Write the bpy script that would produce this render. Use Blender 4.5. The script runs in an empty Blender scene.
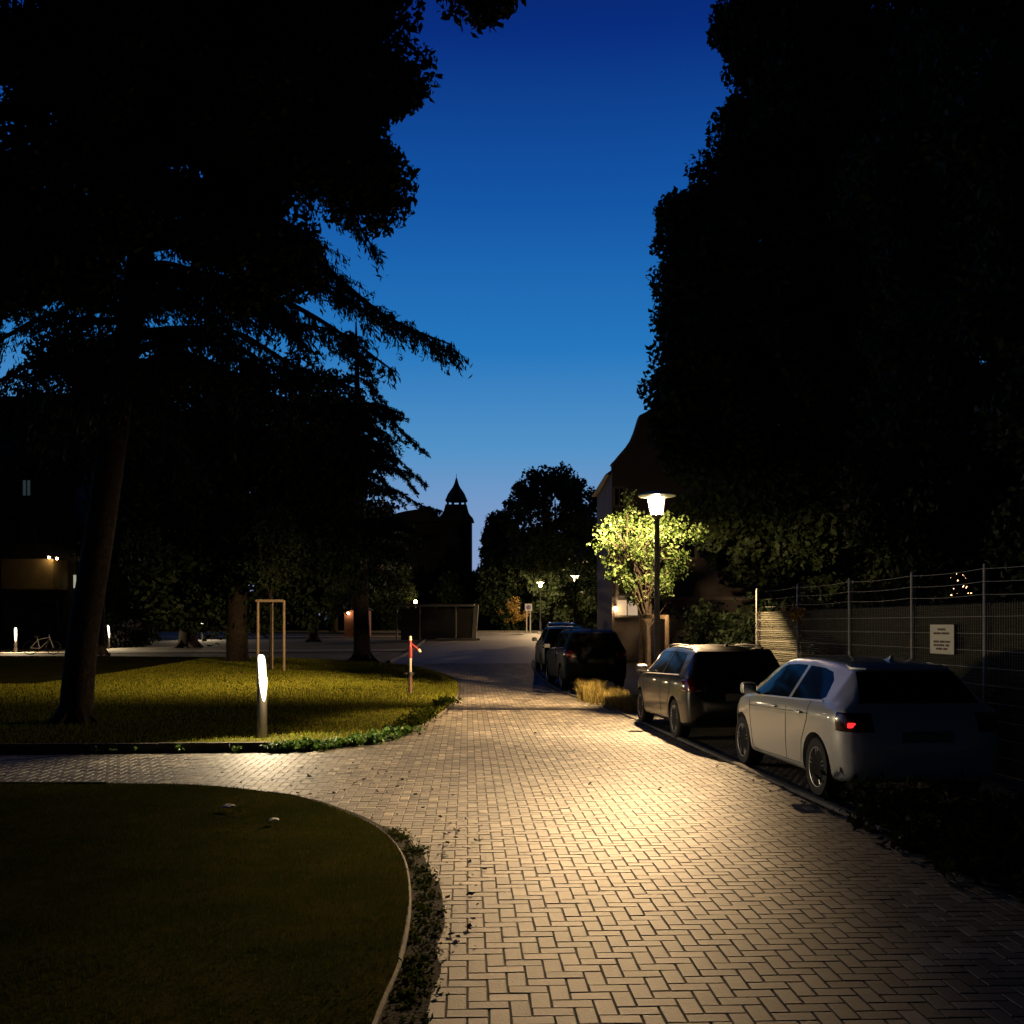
import bpy, bmesh, math, random
import numpy as np
from mathutils import Vector, Matrix
from mathutils.bvhtree import BVHTree

RNG = np.random.default_rng(7)
random.seed(7)
S = bpy.context.scene
COL = S.collection
R = math.radians
EYE = 1.8


# ------------------------------------------------------------------ terrain
def gz(y):
    t = min(max((y - 26.0) / 69.0, 0.0), 1.0)
    return 1.1 * t * t * (3 - 2 * t)


# ------------------------------------------------------------------ materials
MATS = {}


def pbr(name, col, rough=0.6, metal=0.0, spec=0.5, coat=0.0, col2=None, scale=6.0, bump=0.0, bscale=60.0,
        emit=None, estr=0.0, island=None, detail=5.0):
    if name in MATS:
        return MATS[name]
    m = bpy.data.materials.new(name)
    m.use_nodes = True
    nt = m.node_tree
    b = nt.nodes['Principled BSDF']
    b.inputs['Base Color'].default_value = (*col, 1)
    b.inputs['Roughness'].default_value = rough
    b.inputs['Metallic'].default_value = metal
    b.inputs['Specular IOR Level'].default_value = spec
    b.inputs['Coat Weight'].default_value = coat
    b.inputs['Coat Roughness'].default_value = 0.04
    if emit:
        b.inputs['Emission Color'].default_value = (*emit, 1)
        b.inputs['Emission Strength'].default_value = estr
    tc = nt.nodes.new('ShaderNodeTexCoord')
    last = None
    if col2:
        n = nt.nodes.new('ShaderNodeTexNoise')
        n.inputs['Scale'].default_value = scale
        n.inputs['Detail'].default_value = detail
        n.inputs['Roughness'].default_value = 0.65
        nt.links.new(tc.outputs['Object'], n.inputs['Vector'])
        rp = nt.nodes.new('ShaderNodeValToRGB')
        rp.color_ramp.elements[0].position = 0.35
        rp.color_ramp.elements[1].position = 0.65
        rp.color_ramp.elements[0].color = (*col, 1)
        rp.color_ramp.elements[1].color = (*col2, 1)
        nt.links.new(n.outputs['Fac'], rp.inputs['Fac'])
        last = rp.outputs['Color']
    if island:
        g = nt.nodes.new('ShaderNodeNewGeometry')
        rp = nt.nodes.new('ShaderNodeValToRGB')
        els = rp.color_ramp.elements
        for i, (p, c) in enumerate(island):
            e = els[i] if i < 2 else els.new(p)
            e.position = p
            e.color = (*c, 1)
        nt.links.new(g.outputs['Random Per Island'], rp.inputs['Fac'])
        if last is not None:
            mx = nt.nodes.new('ShaderNodeMix')
            mx.data_type = 'RGBA'
            mx.blend_type = 'MULTIPLY'
            mx.inputs[0].default_value = 1.0
            nt.links.new(rp.outputs['Color'], mx.inputs[6])
            nt.links.new(last, mx.inputs[7])
            last = mx.outputs[2]
        else:
            last = rp.outputs['Color']
    if last is not None:
        nt.links.new(last, b.inputs['Base Color'])
    if bump > 0:
        n2 = nt.nodes.new('ShaderNodeTexNoise')
        n2.inputs['Scale'].default_value = bscale
        n2.inputs['Detail'].default_value = 6
        nt.links.new(tc.outputs['Object'], n2.inputs['Vector'])
        bp = nt.nodes.new('ShaderNodeBump')
        bp.inputs['Strength'].default_value = bump
        bp.inputs['Distance'].default_value = 0.02
        nt.links.new(n2.outputs['Fac'], bp.inputs['Height'])
        nt.links.new(bp.outputs['Normal'], b.inputs['Normal'])
    MATS[name] = m
    return m


def leafmat(name, ramp, trans=0.3, rough=0.6, spec=0.25):
    if name in MATS:
        return MATS[name]
    m = bpy.data.materials.new(name)
    m.use_nodes = True
    nt = m.node_tree
    nt.nodes.clear()
    out = nt.nodes.new('ShaderNodeOutputMaterial')
    g = nt.nodes.new('ShaderNodeNewGeometry')
    rp = nt.nodes.new('ShaderNodeValToRGB')
    for i, (p, c) in enumerate(ramp):
        e = rp.color_ramp.elements[i] if i < 2 else rp.color_ramp.elements.new(p)
        e.position = p
        e.color = (*c, 1)
    nt.links.new(g.outputs['Random Per Island'], rp.inputs['Fac'])
    if spec < .1:
        b = nt.nodes.new('ShaderNodeBsdfDiffuse')
    else:
        b = nt.nodes.new('ShaderNodeBsdfPrincipled')
        b.inputs['Specular IOR Level'].default_value = spec
    b.inputs['Roughness'].default_value = rough
    t = nt.nodes.new('ShaderNodeBsdfTranslucent')
    mx = nt.nodes.new('ShaderNodeMixShader')
    mx.inputs[0].default_value = trans
    nt.links.new(rp.outputs['Color'], b.inputs[0])
    nt.links.new(rp.outputs['Color'], t.inputs['Color'])
    nt.links.new(b.outputs[0], mx.inputs[1])
    nt.links.new(t.outputs[0], mx.inputs[2])
    nt.links.new(mx.outputs[0], out.inputs['Surface'])
    MATS[name] = m
    return m


def lampmat(name, col, strength):
    if name in MATS:
        return MATS[name]
    m = bpy.data.materials.new(name)
    m.use_nodes = True
    nt = m.node_tree
    nt.nodes.clear()
    out = nt.nodes.new('ShaderNodeOutputMaterial')
    e = nt.nodes.new('ShaderNodeEmission')
    e.inputs['Color'].default_value = (*col, 1)
    e.inputs['Strength'].default_value = strength
    nt.links.new(e.outputs[0], out.inputs['Surface'])
    MATS[name] = m
    return m


# ------------------------------------------------------------------ mesh helpers
class MB:
    def __init__(s):
        s.v = []
        s.f = []
        s.m = []

    def add(s, vs, fs, mi=0):
        k = len(s.v)
        s.v += [tuple(p) for p in vs]
        s.f += [tuple(i + k for i in f) for f in fs]
        s.m += [mi] * len(fs)

    def box(s, c, d, mi=0, rot=None, ch=0.0):
        """box at centre c of size d, chamfered vertical+top edges when ch > 0"""
        bm = bmesh.new()
        bmesh.ops.create_cube(bm, size=1.0)
        for v in bm.verts:
            v.co = Vector((v.co.x * d[0], v.co.y * d[1], v.co.z * d[2]))
        if ch > 0:
            bmesh.ops.bevel(bm, geom=bm.edges[:], offset=ch, segments=2, affect='EDGES', profile=0.5)
        if rot is not None:
            bmesh.ops.rotate(bm, verts=bm.verts[:], cent=(0, 0, 0), matrix=rot)
        bm.verts.ensure_lookup_table()
        bm.verts.index_update()
        s.add([v.co + Vector(c) for v in bm.verts], [[v.index for v in f.verts] for f in bm.faces], mi)
        bm.free()

    def tube(s, pts, rad, n=8, mi=0, caps=True):
        pts = [Vector(p) for p in pts]
        if not hasattr(rad, '__len__'):
            rad = [rad] * len(pts)
        rings = []
        up = Vector((0.123, 0.31, 0.94))
        T0 = (pts[1] - pts[0]).normalized()
        a = T0.cross(up)
        if a.length < 1e-3:
            a = T0.cross(Vector((1, 0, 0)))
        a.normalize()
        k = len(s.v)
        for i, p in enumerate(pts):
            T = (pts[min(i + 1, len(pts) - 1)] - pts[max(i - 1, 0)])
            if T.length < 1e-6:
                T = T0
            T.normalize()
            a = a - T * a.dot(T)
            if a.length < 1e-5:
                a = T.orthogonal()
            a.normalize()
            b = T.cross(a)
            for j in range(n):
                t = 2 * math.pi * j / n
                s.v.append(tuple(p + (a * math.cos(t) + b * math.sin(t)) * rad[i]))
        for i in range(len(pts) - 1):
            for j in range(n):
                s.f.append((k + i * n + j, k + i * n + (j + 1) % n, k + (i + 1) * n + (j + 1) % n, k + (i + 1) * n + j))
                s.m.append(mi)
        if caps:
            s.f.append(tuple(k + j for j in reversed(range(n))))
            s.m.append(mi)
            s.f.append(tuple(k + (len(pts) - 1) * n + j for j in range(n)))
            s.m.append(mi)

    def lathe(s, prof, c=(0, 0, 0), n=24, mi=0, axis='z', phase=0.0, sy=1.0):
        """prof: list of (r, h) ; revolve about axis through c"""
        k = len(s.v)
        c = Vector(c)
        for r, h in prof:
            for j in range(n):
                t = 2 * math.pi * j / n + phase
                p = (r * math.cos(t), r * math.sin(t) * sy, h)
                if axis == 'x':
                    p = (p[2], p[0], p[1])
                s.v.append(tuple(c + Vector(p)))
        for i in range(len(prof) - 1):
            for j in range(n):
                s.f.append((k + i * n + j, k + i * n + (j + 1) % n, k + (i + 1) * n + (j + 1) % n, k + (i + 1) * n + j))
                s.m.append(mi)
        if prof[0][0] > 1e-6:
            s.f.append(tuple(k + j for j in reversed(range(n))))
            s.m.append(mi)
        if prof[-1][0] > 1e-6:
            s.f.append(tuple(k + (len(prof) - 1) * n + j for j in range(n)))
            s.m.append(mi)

    def prism(s, outline, y0, y1, mi=0):
        """outline in (x, z), extruded from y0 to y1"""
        n = len(outline)
        vs = [(x, y0, z) for x, z in outline] + [(x, y1, z) for x, z in outline]
        fs = [tuple(range(n)), tuple(reversed(range(n, 2 * n)))]
        fs += [(i, i + n, (i + 1) % n + n, (i + 1) % n) for i in range(n)]
        s.add(vs, fs, mi)

    def build(s, name, mats, parent=None, smooth=False, off=True):
        me = bpy.data.meshes.new(name)
        me.from_pydata(s.v, [], s.f)
        if not isinstance(mats, (list, tuple)):
            mats = [mats]
        for m in mats:
            me.materials.append(m)
        if len(mats) > 1:
            me.polygons.foreach_set('material_index', s.m)
        bm = bmesh.new()
        bm.from_mesh(me)
        bmesh.ops.recalc_face_normals(bm, faces=bm.faces[:])
        bm.to_mesh(me)
        bm.free()
        if smooth:
            me.polygons.foreach_set('use_smooth', [True] * len(me.polygons))
            me.set_sharp_from_angle(angle=R(38))
        return link(name, me, parent, off)


def link(name, me, parent=None, off=True):
    o = bpy.data.objects.new(name, me)
    COL.objects.link(o)
    if parent is not None:
        o.parent = parent
        if off and parent.parent is None and parent.type == 'EMPTY':
            o.location = -Vector(parent.location)
    return o


def quads(name, V, mat, parent=None, k=4, off=True):
    """V: (N, k, 3) separate polygons"""
    N = V.shape[0]
    me = bpy.data.meshes.new(name)
    me.vertices.add(N * k)
    me.vertices.foreach_set('co', np.ascontiguousarray(V.reshape(-1), dtype=np.float32))
    me.loops.add(N * k)
    me.loops.foreach_set('vertex_index', np.arange(N * k, dtype=np.int32))
    me.polygons.add(N)
    me.polygons.foreach_set('loop_start', np.arange(0, N * k, k, dtype=np.int32))
    me.polygons.foreach_set('loop_total', np.full(N, k, dtype=np.int32))
    me.materials.append(mat)
    me.update(calc_edges=True)
    return link(name, me, parent, off)


def tag(o, label, cat, group=None, kind=None):
    o['label'] = label
    o['category'] = cat
    if group:
        o['group'] = group
    if kind:
        o['kind'] = kind
    return o


def thing(name, label, cat, loc=(0, 0, 0), rz=0.0, group=None):
    o = bpy.data.objects.new(name, None)
    o.empty_display_size = 0.2
    COL.objects.link(o)
    o.location = loc
    o.rotation_euler = (0, 0, rz)
    return tag(o, label, cat, group)


def struct(o):
    o['kind'] = 'structure'
    return o


def dup(root, loc, rz, label, group=None, mats=None):
    r = root.copy()
    COL.objects.link(r)
    r.location = loc
    r.rotation_euler = (0, 0, rz)
    r['label'] = label
    if group:
        r['group'] = group

    def rec(src, dst):
        for ch in list(src.children):
            c = ch.copy()
            COL.objects.link(c)
            c.parent = dst
            if mats and c.data and any(m and m.name in mats for m in c.data.materials):
                c.data = c.data.copy()
                for i, m in enumerate(c.data.materials):
                    if m and m.name in mats:
                        c.data.materials[i] = mats[m.name]
            rec(ch, c)
    rec(root, r)
    return r


def spline(pts, n=8, closed=False):
    """Catmull-Rom through 2-D/3-D points"""
    P = [Vector(p) for p in pts]
    out = []
    N = len(P)
    rng = range(N if closed else N - 1)
    for i in rng:
        if closed:
            p0, p1, p2, p3 = P[(i - 1) % N], P[i], P[(i + 1) % N], P[(i + 2) % N]
        else:
            p0, p1, p2, p3 = P[max(i - 1, 0)], P[i], P[i + 1], P[min(i + 2, N - 1)]
        for k in range(n):
            t = k / n
            out.append(0.5 * ((2 * p1) + (p2 - p0) * t + (2 * p0 - 5 * p1 + 4 * p2 - p3) * t * t + (3 * p1 - p0 - 3 * p2 + p3) * t ** 3))
    if not closed:
        out.append(P[-1])
    return out


def inside(poly, X, Y):
    """vectorised point in polygon"""
    poly = np.array([(p[0], p[1]) for p in poly])
    x0, y0 = poly[:, 0], poly[:, 1]
    x1, y1 = np.roll(x0, -1), np.roll(y0, -1)
    c = np.zeros(X.shape, bool)
    for a, b, d, e in zip(x0, y0, x1, y1):
        if b == e:
            continue
        c ^= ((b > Y) != (e > Y)) & (X < (d - a) * (Y - b) / (e - b) + a)
    return c


def sheet(name, poly, h, mat, step=5.0):
    bm = bmesh.new()
    vs = [bm.verts.new((p[0], p[1], 0)) for p in poly]
    f = bm.faces.new(vs)
    if f.normal.z < 0:
        f.normal_flip()
    bmesh.ops.triangulate(bm, faces=bm.faces[:])
    ys = [p[1] for p in poly]
    y = math.floor(min(ys) / step) * step
    while y < min(max(ys), 110):
        if y > 15:
            bmesh.ops.bisect_plane(bm, geom=bm.verts[:] + bm.edges[:] + bm.faces[:], plane_co=(0, y, 0), plane_no=(0, 1, 0))
        y += step
    for v in bm.verts:
        v.co.z = gz(v.co.y) + h
    bmesh.ops.recalc_face_normals(bm, faces=bm.faces[:])
    if sum(f.normal.z for f in bm.faces) < 0:
        bmesh.ops.reverse_faces(bm, faces=bm.faces[:])
    me = bpy.data.meshes.new(name)
    bm.to_mesh(me)
    bm.free()
    me.materials.append(mat)
    return struct(link(name, me))


def strip(name, path, w, h0, h1, mat, seg=1.0):
    """kerb: box section of width w swept along a path; stones separated by narrow joints"""
    mb = MB()
    pts = [Vector((p[0], p[1], 0)) for p in path]
    d = [0]
    for a, b in zip(pts, pts[1:]):
        d.append(d[-1] + (b - a).length)

    def at(s):
        s = min(max(s, 0), d[-1])
        for i in range(len(d) - 1):
            if s <= d[i + 1] + 1e-9:
                t = (s - d[i]) / max(d[i + 1] - d[i], 1e-9)
                return pts[i].lerp(pts[i + 1], t), (pts[i + 1] - pts[i]).normalized()
        return pts[-1], (pts[-1] - pts[-2]).normalized()
    s = 0.0
    while s < d[-1] - 0.02:
        e = min(s + seg, d[-1])
        k = max(1, int((e - s) / 0.25))
        rows = []
        jz = random.uniform(-0.006, 0.006)
        for i in range(k + 1):
            p, t = at(s + 0.006 + (e - s - 0.012) * i / k)
            n = Vector((-t.y, t.x, 0))
            g = gz(p.y)
            c = 0.012
            sec = [(-w / 2, h0), (-w / 2, h1 - c), (-w / 2 + c, h1), (w / 2 - c, h1), (w / 2, h1 - c), (w / 2, h0)]
            rows.append([p + n * u + Vector((0, 0, g + z + jz)) for u, z in sec])
        vs = [p for r in rows for p in r]
        fs = []
        for i in range(k):
            for j in range(5):
                fs.append((i * 6 + j, i * 6 + j + 1, (i + 1) * 6 + j + 1, (i + 1) * 6 + j))
        fs.append(tuple(range(6)))
        fs.append(tuple(k * 6 + j for j in range(6)))
        mb.add(vs, fs)
        s = e
    return struct(mb.build(name, mat))


# ------------------------------------------------------------------ camera / render settings
cam = bpy.data.cameras.new('camera')
co = bpy.data.objects.new('camera', cam)
COL.objects.link(co)
co.location = (0, 0, EYE)
co.rotation_euler = (R(90), 0, 0)
cam.sensor_width = 36
cam.lens = 36
cam.shift_y = 113 / 1024
cam.clip_start = 0.05
cam.clip_end = 6000
S.camera = co
S.render.resolution_x = S.render.resolution_y = 1024
S.render.engine = 'CYCLES'
S.cycles.use_denoising = True
S.cycles.max_bounces = 6
S.cycles.sample_clamp_indirect = 4.0
S.cycles.use_light_tree = True
S.view_settings.view_transform = 'Standard'
S.view_settings.look = 'None'
S.view_settings.exposure = 0.0
S.view_settings.gamma = 1.0

# ------------------------------------------------------------------ sky at dusk
W = bpy.data.worlds.new('World')
S.world = W
W.use_nodes = True
nt = W.node_tree
bg = nt.nodes['Background']
sky = nt.nodes.new('ShaderNodeTexSky')
sky.sky_type = 'NISHITA'
sky.sun_disc = False
sky.sun_elevation = R(-4.0)
sky.sun_rotation = R(0.0)
sky.altitude = 100
sky.air_density = 1.0
sky.dust_density = 0.6
sky.ozone_density = 3.0
tc = nt.nodes.new('ShaderNodeTexCoord')
sep = nt.nodes.new('ShaderNodeSeparateXYZ')
nt.links.new(tc.outputs['Generated'], sep.inputs[0])
ramp = nt.nodes.new('ShaderNodeValToRGB')
nt.links.new(sep.outputs['Z'], ramp.inputs['Fac'])


def lin(*c):
    return tuple(((x / 255 + 0.055) / 1.055) ** 2.4 if x / 255 > 0.04045 else x / 255 / 12.92 for x in c)


stops = [(0.0, lin(150, 162, 200)), (0.10, lin(128, 160, 206)), (0.17, lin(84, 150, 205)), (0.26, lin(38, 122, 195)),
         (0.38, lin(20, 88, 170)), (0.50, lin(9, 47, 130)), (0.60, lin(5, 24, 84)), (1.0, lin(1, 4, 18))]
for i, (p, c) in enumerate(stops):
    e = ramp.color_ramp.elements[i] if i < 2 else ramp.color_ramp.elements.new(p)
    e.position = p
    e.color = (*c, 1)
SKYMIX = nt.nodes.new('ShaderNodeMix')
SKYMIX.data_type = 'RGBA'
SKYMIX.inputs[0].default_value = 0.93      # evening tint over the Nishita dusk
hs = nt.nodes.new('ShaderNodeVectorMath')
hs.operation = 'SCALE'
hs.inputs['Scale'].default_value = 1.0
nt.links.new(sky.outputs[0], hs.inputs[0])
nt.links.new(hs.outputs[0], SKYMIX.inputs[6])
rs = nt.nodes.new('ShaderNodeVectorMath')
rs.operation = 'SCALE'
rs.inputs['Scale'].default_value = 10.0
nt.links.new(ramp.outputs[0], rs.inputs[0])
nt.links.new(rs.outputs[0], SKYMIX.inputs[7])
# the glow of the sunset lies ahead; the sky behind the viewer is already night
dm = nt.nodes.new('ShaderNodeMapRange')
dm.interpolation_type = 'SMOOTHSTEP'
dm.inputs['From Min'].default_value = -0.35
dm.inputs['From Max'].default_value = 0.60
dm.inputs['To Min'].default_value = 0.03
dm.inputs['To Max'].default_value = 1.0
nt.links.new(sep.outputs['Y'], dm.inputs['Value'])
dmul = nt.nodes.new('ShaderNodeVectorMath')
dmul.operation = 'SCALE'
nt.links.new(SKYMIX.outputs[2], dmul.inputs[0])
nt.links.new(dm.outputs['Result'], dmul.inputs['Scale'])
nt.links.new(dmul.outputs[0], bg.inputs['Color'])
bg.inputs['Strength'].default_value = 0.1

# ------------------------------------------------------------------ shared materials
M_soil = pbr('soil', (0.020, 0.016, 0.011), 0.95, col2=(0.035, 0.028, 0.018), scale=3, bump=0.6, bscale=30)
M_turf = pbr('turf_soil', (0.018, 0.022, 0.006), 1.0, spec=0.0, col2=(0.040, 0.036, 0.010), scale=1.3, bump=0.5, bscale=40)
M_sand = pbr('joint_sand', (0.016, 0.0135, 0.010), 0.95, spec=.2, col2=(0.036, 0.030, 0.022), scale=4, bump=0.4, bscale=80)
M_brick = pbr('paver', (0.55, 0.54, 0.52), 0.7, spec=0.5, col2=(1.0, 1.0, 1.0), scale=1.3, bump=0.18, bscale=60,
              island=[(0.0, (0.036, 0.030, 0.022)), (0.2, (0.078, 0.066, 0.048)), (0.8, (0.138, 0.118, 0.086)), (1.0, (0.25, 0.22, 0.165))])
M_asph = pbr('asphalt', (0.09, 0.085, 0.078), 0.7, col2=(0.14, 0.132, 0.12), scale=0.6, bump=0.3, bscale=90)
M_kerb = pbr('kerb_concrete', (0.07, 0.064, 0.054), 0.85, col2=(0.14, 0.13, 0.11), scale=5, bump=0.35, bscale=60)
M_edge = pbr('edging_concrete', (0.035, 0.03, 0.025), 0.9, spec=.2, col2=(0.10, 0.09, 0.072), scale=5, bump=0.35, bscale=60)
M_path = pbr('path_gravel', (0.20, 0.17, 0.12), 0.9, col2=(0.28, 0.24, 0.17), scale=3, bump=0.3, bscale=70)
M_bark = pbr('bark', (0.016, 0.012, 0.009), 0.95, spec=.2, col2=(0.045, 0.034, 0.024), scale=9, bump=1.0, bscale=18)
M_steel = pbr('galvanised_steel', (0.17, 0.165, 0.15), 0.55, metal=0.4, col2=(0.26, 0.25, 0.23), scale=9)
M_grey = pbr('grey_paint', (0.10, 0.10, 0.10), 0.5, col2=(0.14, 0.14, 0.135), scale=8)
M_wood = pbr('stake_wood', (0.24, 0.17, 0.10), 0.8, col2=(0.36, 0.27, 0.17), scale=10, bump=0.4, bscale=30)
M_dark = pbr('dark_plastic', (0.012, 0.012, 0.013), 0.55)
M_rubber = pbr('tyre_rubber', (0.012, 0.012, 0.012), 0.85)
M_chrome = pbr('chrome', (0.75, 0.75, 0.75), 0.18, metal=1.0)
M_alloy = pbr('alloy', (0.62, 0.62, 0.60), 0.35, metal=0.25)
M_strip = pbr('bright_trim', (0.8, 0.8, 0.78), 0.25, metal=0.3)
M_alloyd = pbr('alloy_dark', (0.03, 0.03, 0.032), 0.5, metal=0.3)
M_glass = pbr('tinted_glass', (0.006, 0.007, 0.007), 0.08, spec=0.07, coat=0.0)
M_black = pbr('black_liner', (0.006, 0.006, 0.006), 0.9)

BOLLARD_W = 620.0
LAMP_W = 900.0
WARM = (1.0, 0.66, 0.33)
M_lamp = lampmat('street_lamp_glow', (1.0, 0.80, 0.54), 5.0)
M_lampfar = lampmat('distant_lamp_glow', (1.0, 0.62, 0.27), 24.0)
for _n in (M_lamp.node_tree, M_lampfar.node_tree):
  _e = _n.nodes['Emission']
  _t = _n.nodes.new('ShaderNodeBsdfTransparent')       # frosted glass: part of the lamp's light passes straight through
  _m = _n.nodes.new('ShaderNodeMixShader')
  _m.inputs[0].default_value = 0.5
  _n.links.new(_t.outputs[0], _m.inputs[1])
  _n.links.new(_e.outputs[0], _m.inputs[2])
  _n.links.new(_m.outputs[0], _n.nodes['Material Output'].inputs['Surface'])
M_boll = lampmat('bollard_glow', (1.0, 0.86, 0.62), 5.0)
M_small = lampmat('small_lamp_glow', (1.0, 0.62, 0.28), 60.0)
M_white = lampmat('white_lamp_glow', (1.0, 0.88, 0.72), 40.0)

# ------------------------------------------------------------------ ground and roads
near_edge = spline([(-4.47, 11.42), (-3.44, 11.3), (-2.6, 10.85), (-2.04, 10.35), (-1.26, 9.12), (-0.875, 8.0), (-0.674, 6.7), (-0.60, 5.5), (-0.62, 4.6), (-0.65, 2.0), (-0.7, -4.0)], 8)
near_lawn = [Vector((-16, 11.7)), Vector((-9, 11.6))] + near_edge + [Vector((-16, -4))]
far_front = [Vector((-45, 14.2)), Vector((-20, 14.2)), Vector((-7.2, 14.4))]
far_edge = spline([(-3.3, 14.6), (-2.5, 15.2), (-1.83, 16.75), (-1.5, 19.4), (-1.37, 24.6), (-1.65, 30.7), (-2.5, 36), (-4.7, 42), (-9, 46), (-15, 48), (-30, 49), (-45, 49)], 8)
far_lawn = far_front + far_edge
kerb_right = spline([(4.15, -4), (3.6, 5), (3.15, 10.2), (2.72, 15.4), (2.36, 19.6), (1.95, 23.5), (1.32, 28), (0.9, 37), (0.9, 45)], 6)
fence_line = [(6.6, 0.0), (5.55, 12.0), (5.40, 13.8), (5.20, 15.75), (5.02, 17.95), (4.84, 20.2), (4.7, 22.3)]

ground = sheet('ground', [(-900, -60), (900, -60), (900, 3000), (-900, 3000)], -0.05, M_soil)
road_poly = [Vector((-16, 11.7)), Vector((-9, 11.6))] + near_edge + [Vector((4.15, -4))] + kerb_right + \
            [Vector((0.9, 43.5))] + [Vector((-5.2, 43.5))] + [p for p in reversed(far_edge[:-24]) if p.y < 42.5] + list(reversed(far_front[1:])) + [Vector((-20, 11.7))]
bed = sheet('road_bed', [(-20, -4), (4.2, -4), (3.6, 5), (3.15, 10.2), (2.72, 15.4), (2.36, 19.6), (1.95, 23.5), (1.32, 28), (0.9, 37), (0.9, 43.5), (-6, 43.5), (-6, 20), (-20, 20)], -0.0048, M_sand)
asph_poly = [(-5.2, 43.4), (-5.2, 52), (-5.8, 70), (-9, 86), (-22, 92), (-60, 95), (-60, 99), (20, 99), (20, 94), (4.0, 93), (2.6, 80), (1.6, 60), (0.9, 45), (0.9, 43.4)]
sheet('road', asph_poly, -0.012, M_asph)
sheet('parking_bay', [(3.7, 3.6), (3.2, 10.2), (2.76, 15.4), (2.4, 19.6), (2.2, 21.0), (4.85, 21.0), (5.5, 12.5), (5.9, 7.6), (5.9, 3.6)], -0.0056, M_sand)
sheet('parking_lane', [(1.36, 28), (1.0, 37), (0.98, 60), (6, 60), (6, 26.6), (1.5, 26.6)], -0.016, M_asph)


def pavers(name, poly, mat, herring=True, ang=0.0, w=0.1, gap=0.003, y0=2.0, y1=43.4):
    P = np.array([(p[0], p[1]) for p in poly])
    xmin, xmax = P[:, 0].min(), P[:, 0].max()
    n = int(80 / w)
    ca, sa = math.cos(ang), math.sin(ang)
    A, B = np.meshgrid(np.arange(-int(30 / w), int(20 / w)), np.arange(0, int(52 / w)), indexing='ij')
    A = A.ravel()
    B = B.ravel()
    if herring:
        c = (A - B) % 4
        hz = c == 0
        vt = c == 3
        cx = np.concatenate([(A[hz] + 1.0) * w, (A[vt] + 0.5) * w])
        cy = np.concatenate([(B[hz] + 0.5) * w, (B[vt] + 1.0) * w])
        hx = np.concatenate([np.full(hz.sum(), w), np.full(vt.sum(), w / 2)])
        hy = np.concatenate([np.full(hz.sum(), w / 2), np.full(vt.sum(), w)])
    else:
        cx, cy = (A + 0.5 * (B % 2)) * w, (B + 0.5) * w
        hx = np.full(cx.shape, w / 2)
        hy = np.full(cx.shape, w / 2)
    X = cx * ca - cy * sa
    Y = cx * sa + cy * ca
    k = inside(poly, X, Y) & (Y > y0) & (Y < y1) & (np.abs(X) < 0.62 * Y + 1.5)
    X, Y, hx, hy = X[k], Y[k], hx[k], hy[k]
    N = len(X)
    print(name, N)
    hx = hx - gap - RNG.uniform(0, 0.0015, N)
    hy = hy - gap - RNG.uniform(0, 0.0015, N)
    ch = 0.0035
    sx = np.array([-1, 1, 1, -1])
    sy = np.array([-1, -1, 1, 1])
    V = np.zeros((N, 8, 3))
    rot = RNG.normal(0, 0.012, N)
    tilt = RNG.normal(0, 0.0045, (N, 2))
    dz = RNG.normal(0, 0.0008, N)
    for lvl, (inset, z) in enumerate([(0.0, -0.008), (ch, 0.0)]):
        lx = sx[None] * (hx[:, None] - inset)
        ly = sy[None] * (hy[:, None] - inset)
        rx = lx * np.cos(rot)[:, None] - ly * np.sin(rot)[:, None]
        ry = lx * np.sin(rot)[:, None] + ly * np.cos(rot)[:, None]
        V[:, lvl * 4:lvl * 4 + 4, 0] = X[:, None] + rx * ca - ry * sa
        V[:, lvl * 4:lvl * 4 + 4, 1] = Y[:, None] + rx * sa + ry * ca
        V[:, lvl * 4:lvl * 4 + 4, 2] = z * .8 + dz[:, None] + lx * tilt[:, :1] + ly * tilt[:, 1:]
    g = np.array([gz(y) for y in Y])
    V[:, :, 2] += g[:, None]
    base = np.array([[4, 5, 6, 7], [0, 1, 5, 4], [1, 2, 6, 5], [2, 3, 7, 6], [3, 0, 4, 7]])
    F = (base[None] + (np.arange(N) * 8)[:, None, None]).reshape(-1)
    me = bpy.data.meshes.new(name)
    me.vertices.add(N * 8)
    me.vertices.foreach_set('co', V.reshape(-1).astype(np.float32))
    me.loops.add(N * 20)
    me.loops.foreach_set('vertex_index', F.astype(np.int32))
    me.polygons.add(N * 5)
    me.polygons.foreach_set('loop_start', np.arange(0, N * 20, 4, dtype=np.int32))
    me.polygons.foreach_set('loop_total', np.full(N * 5, 4, dtype=np.int32))
    me.polygons.foreach_set('use_smooth', np.zeros(N * 5, bool))
    me.materials.append(mat)
    me.update(calc_edges=True)
    return struct(link(name, me))


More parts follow.
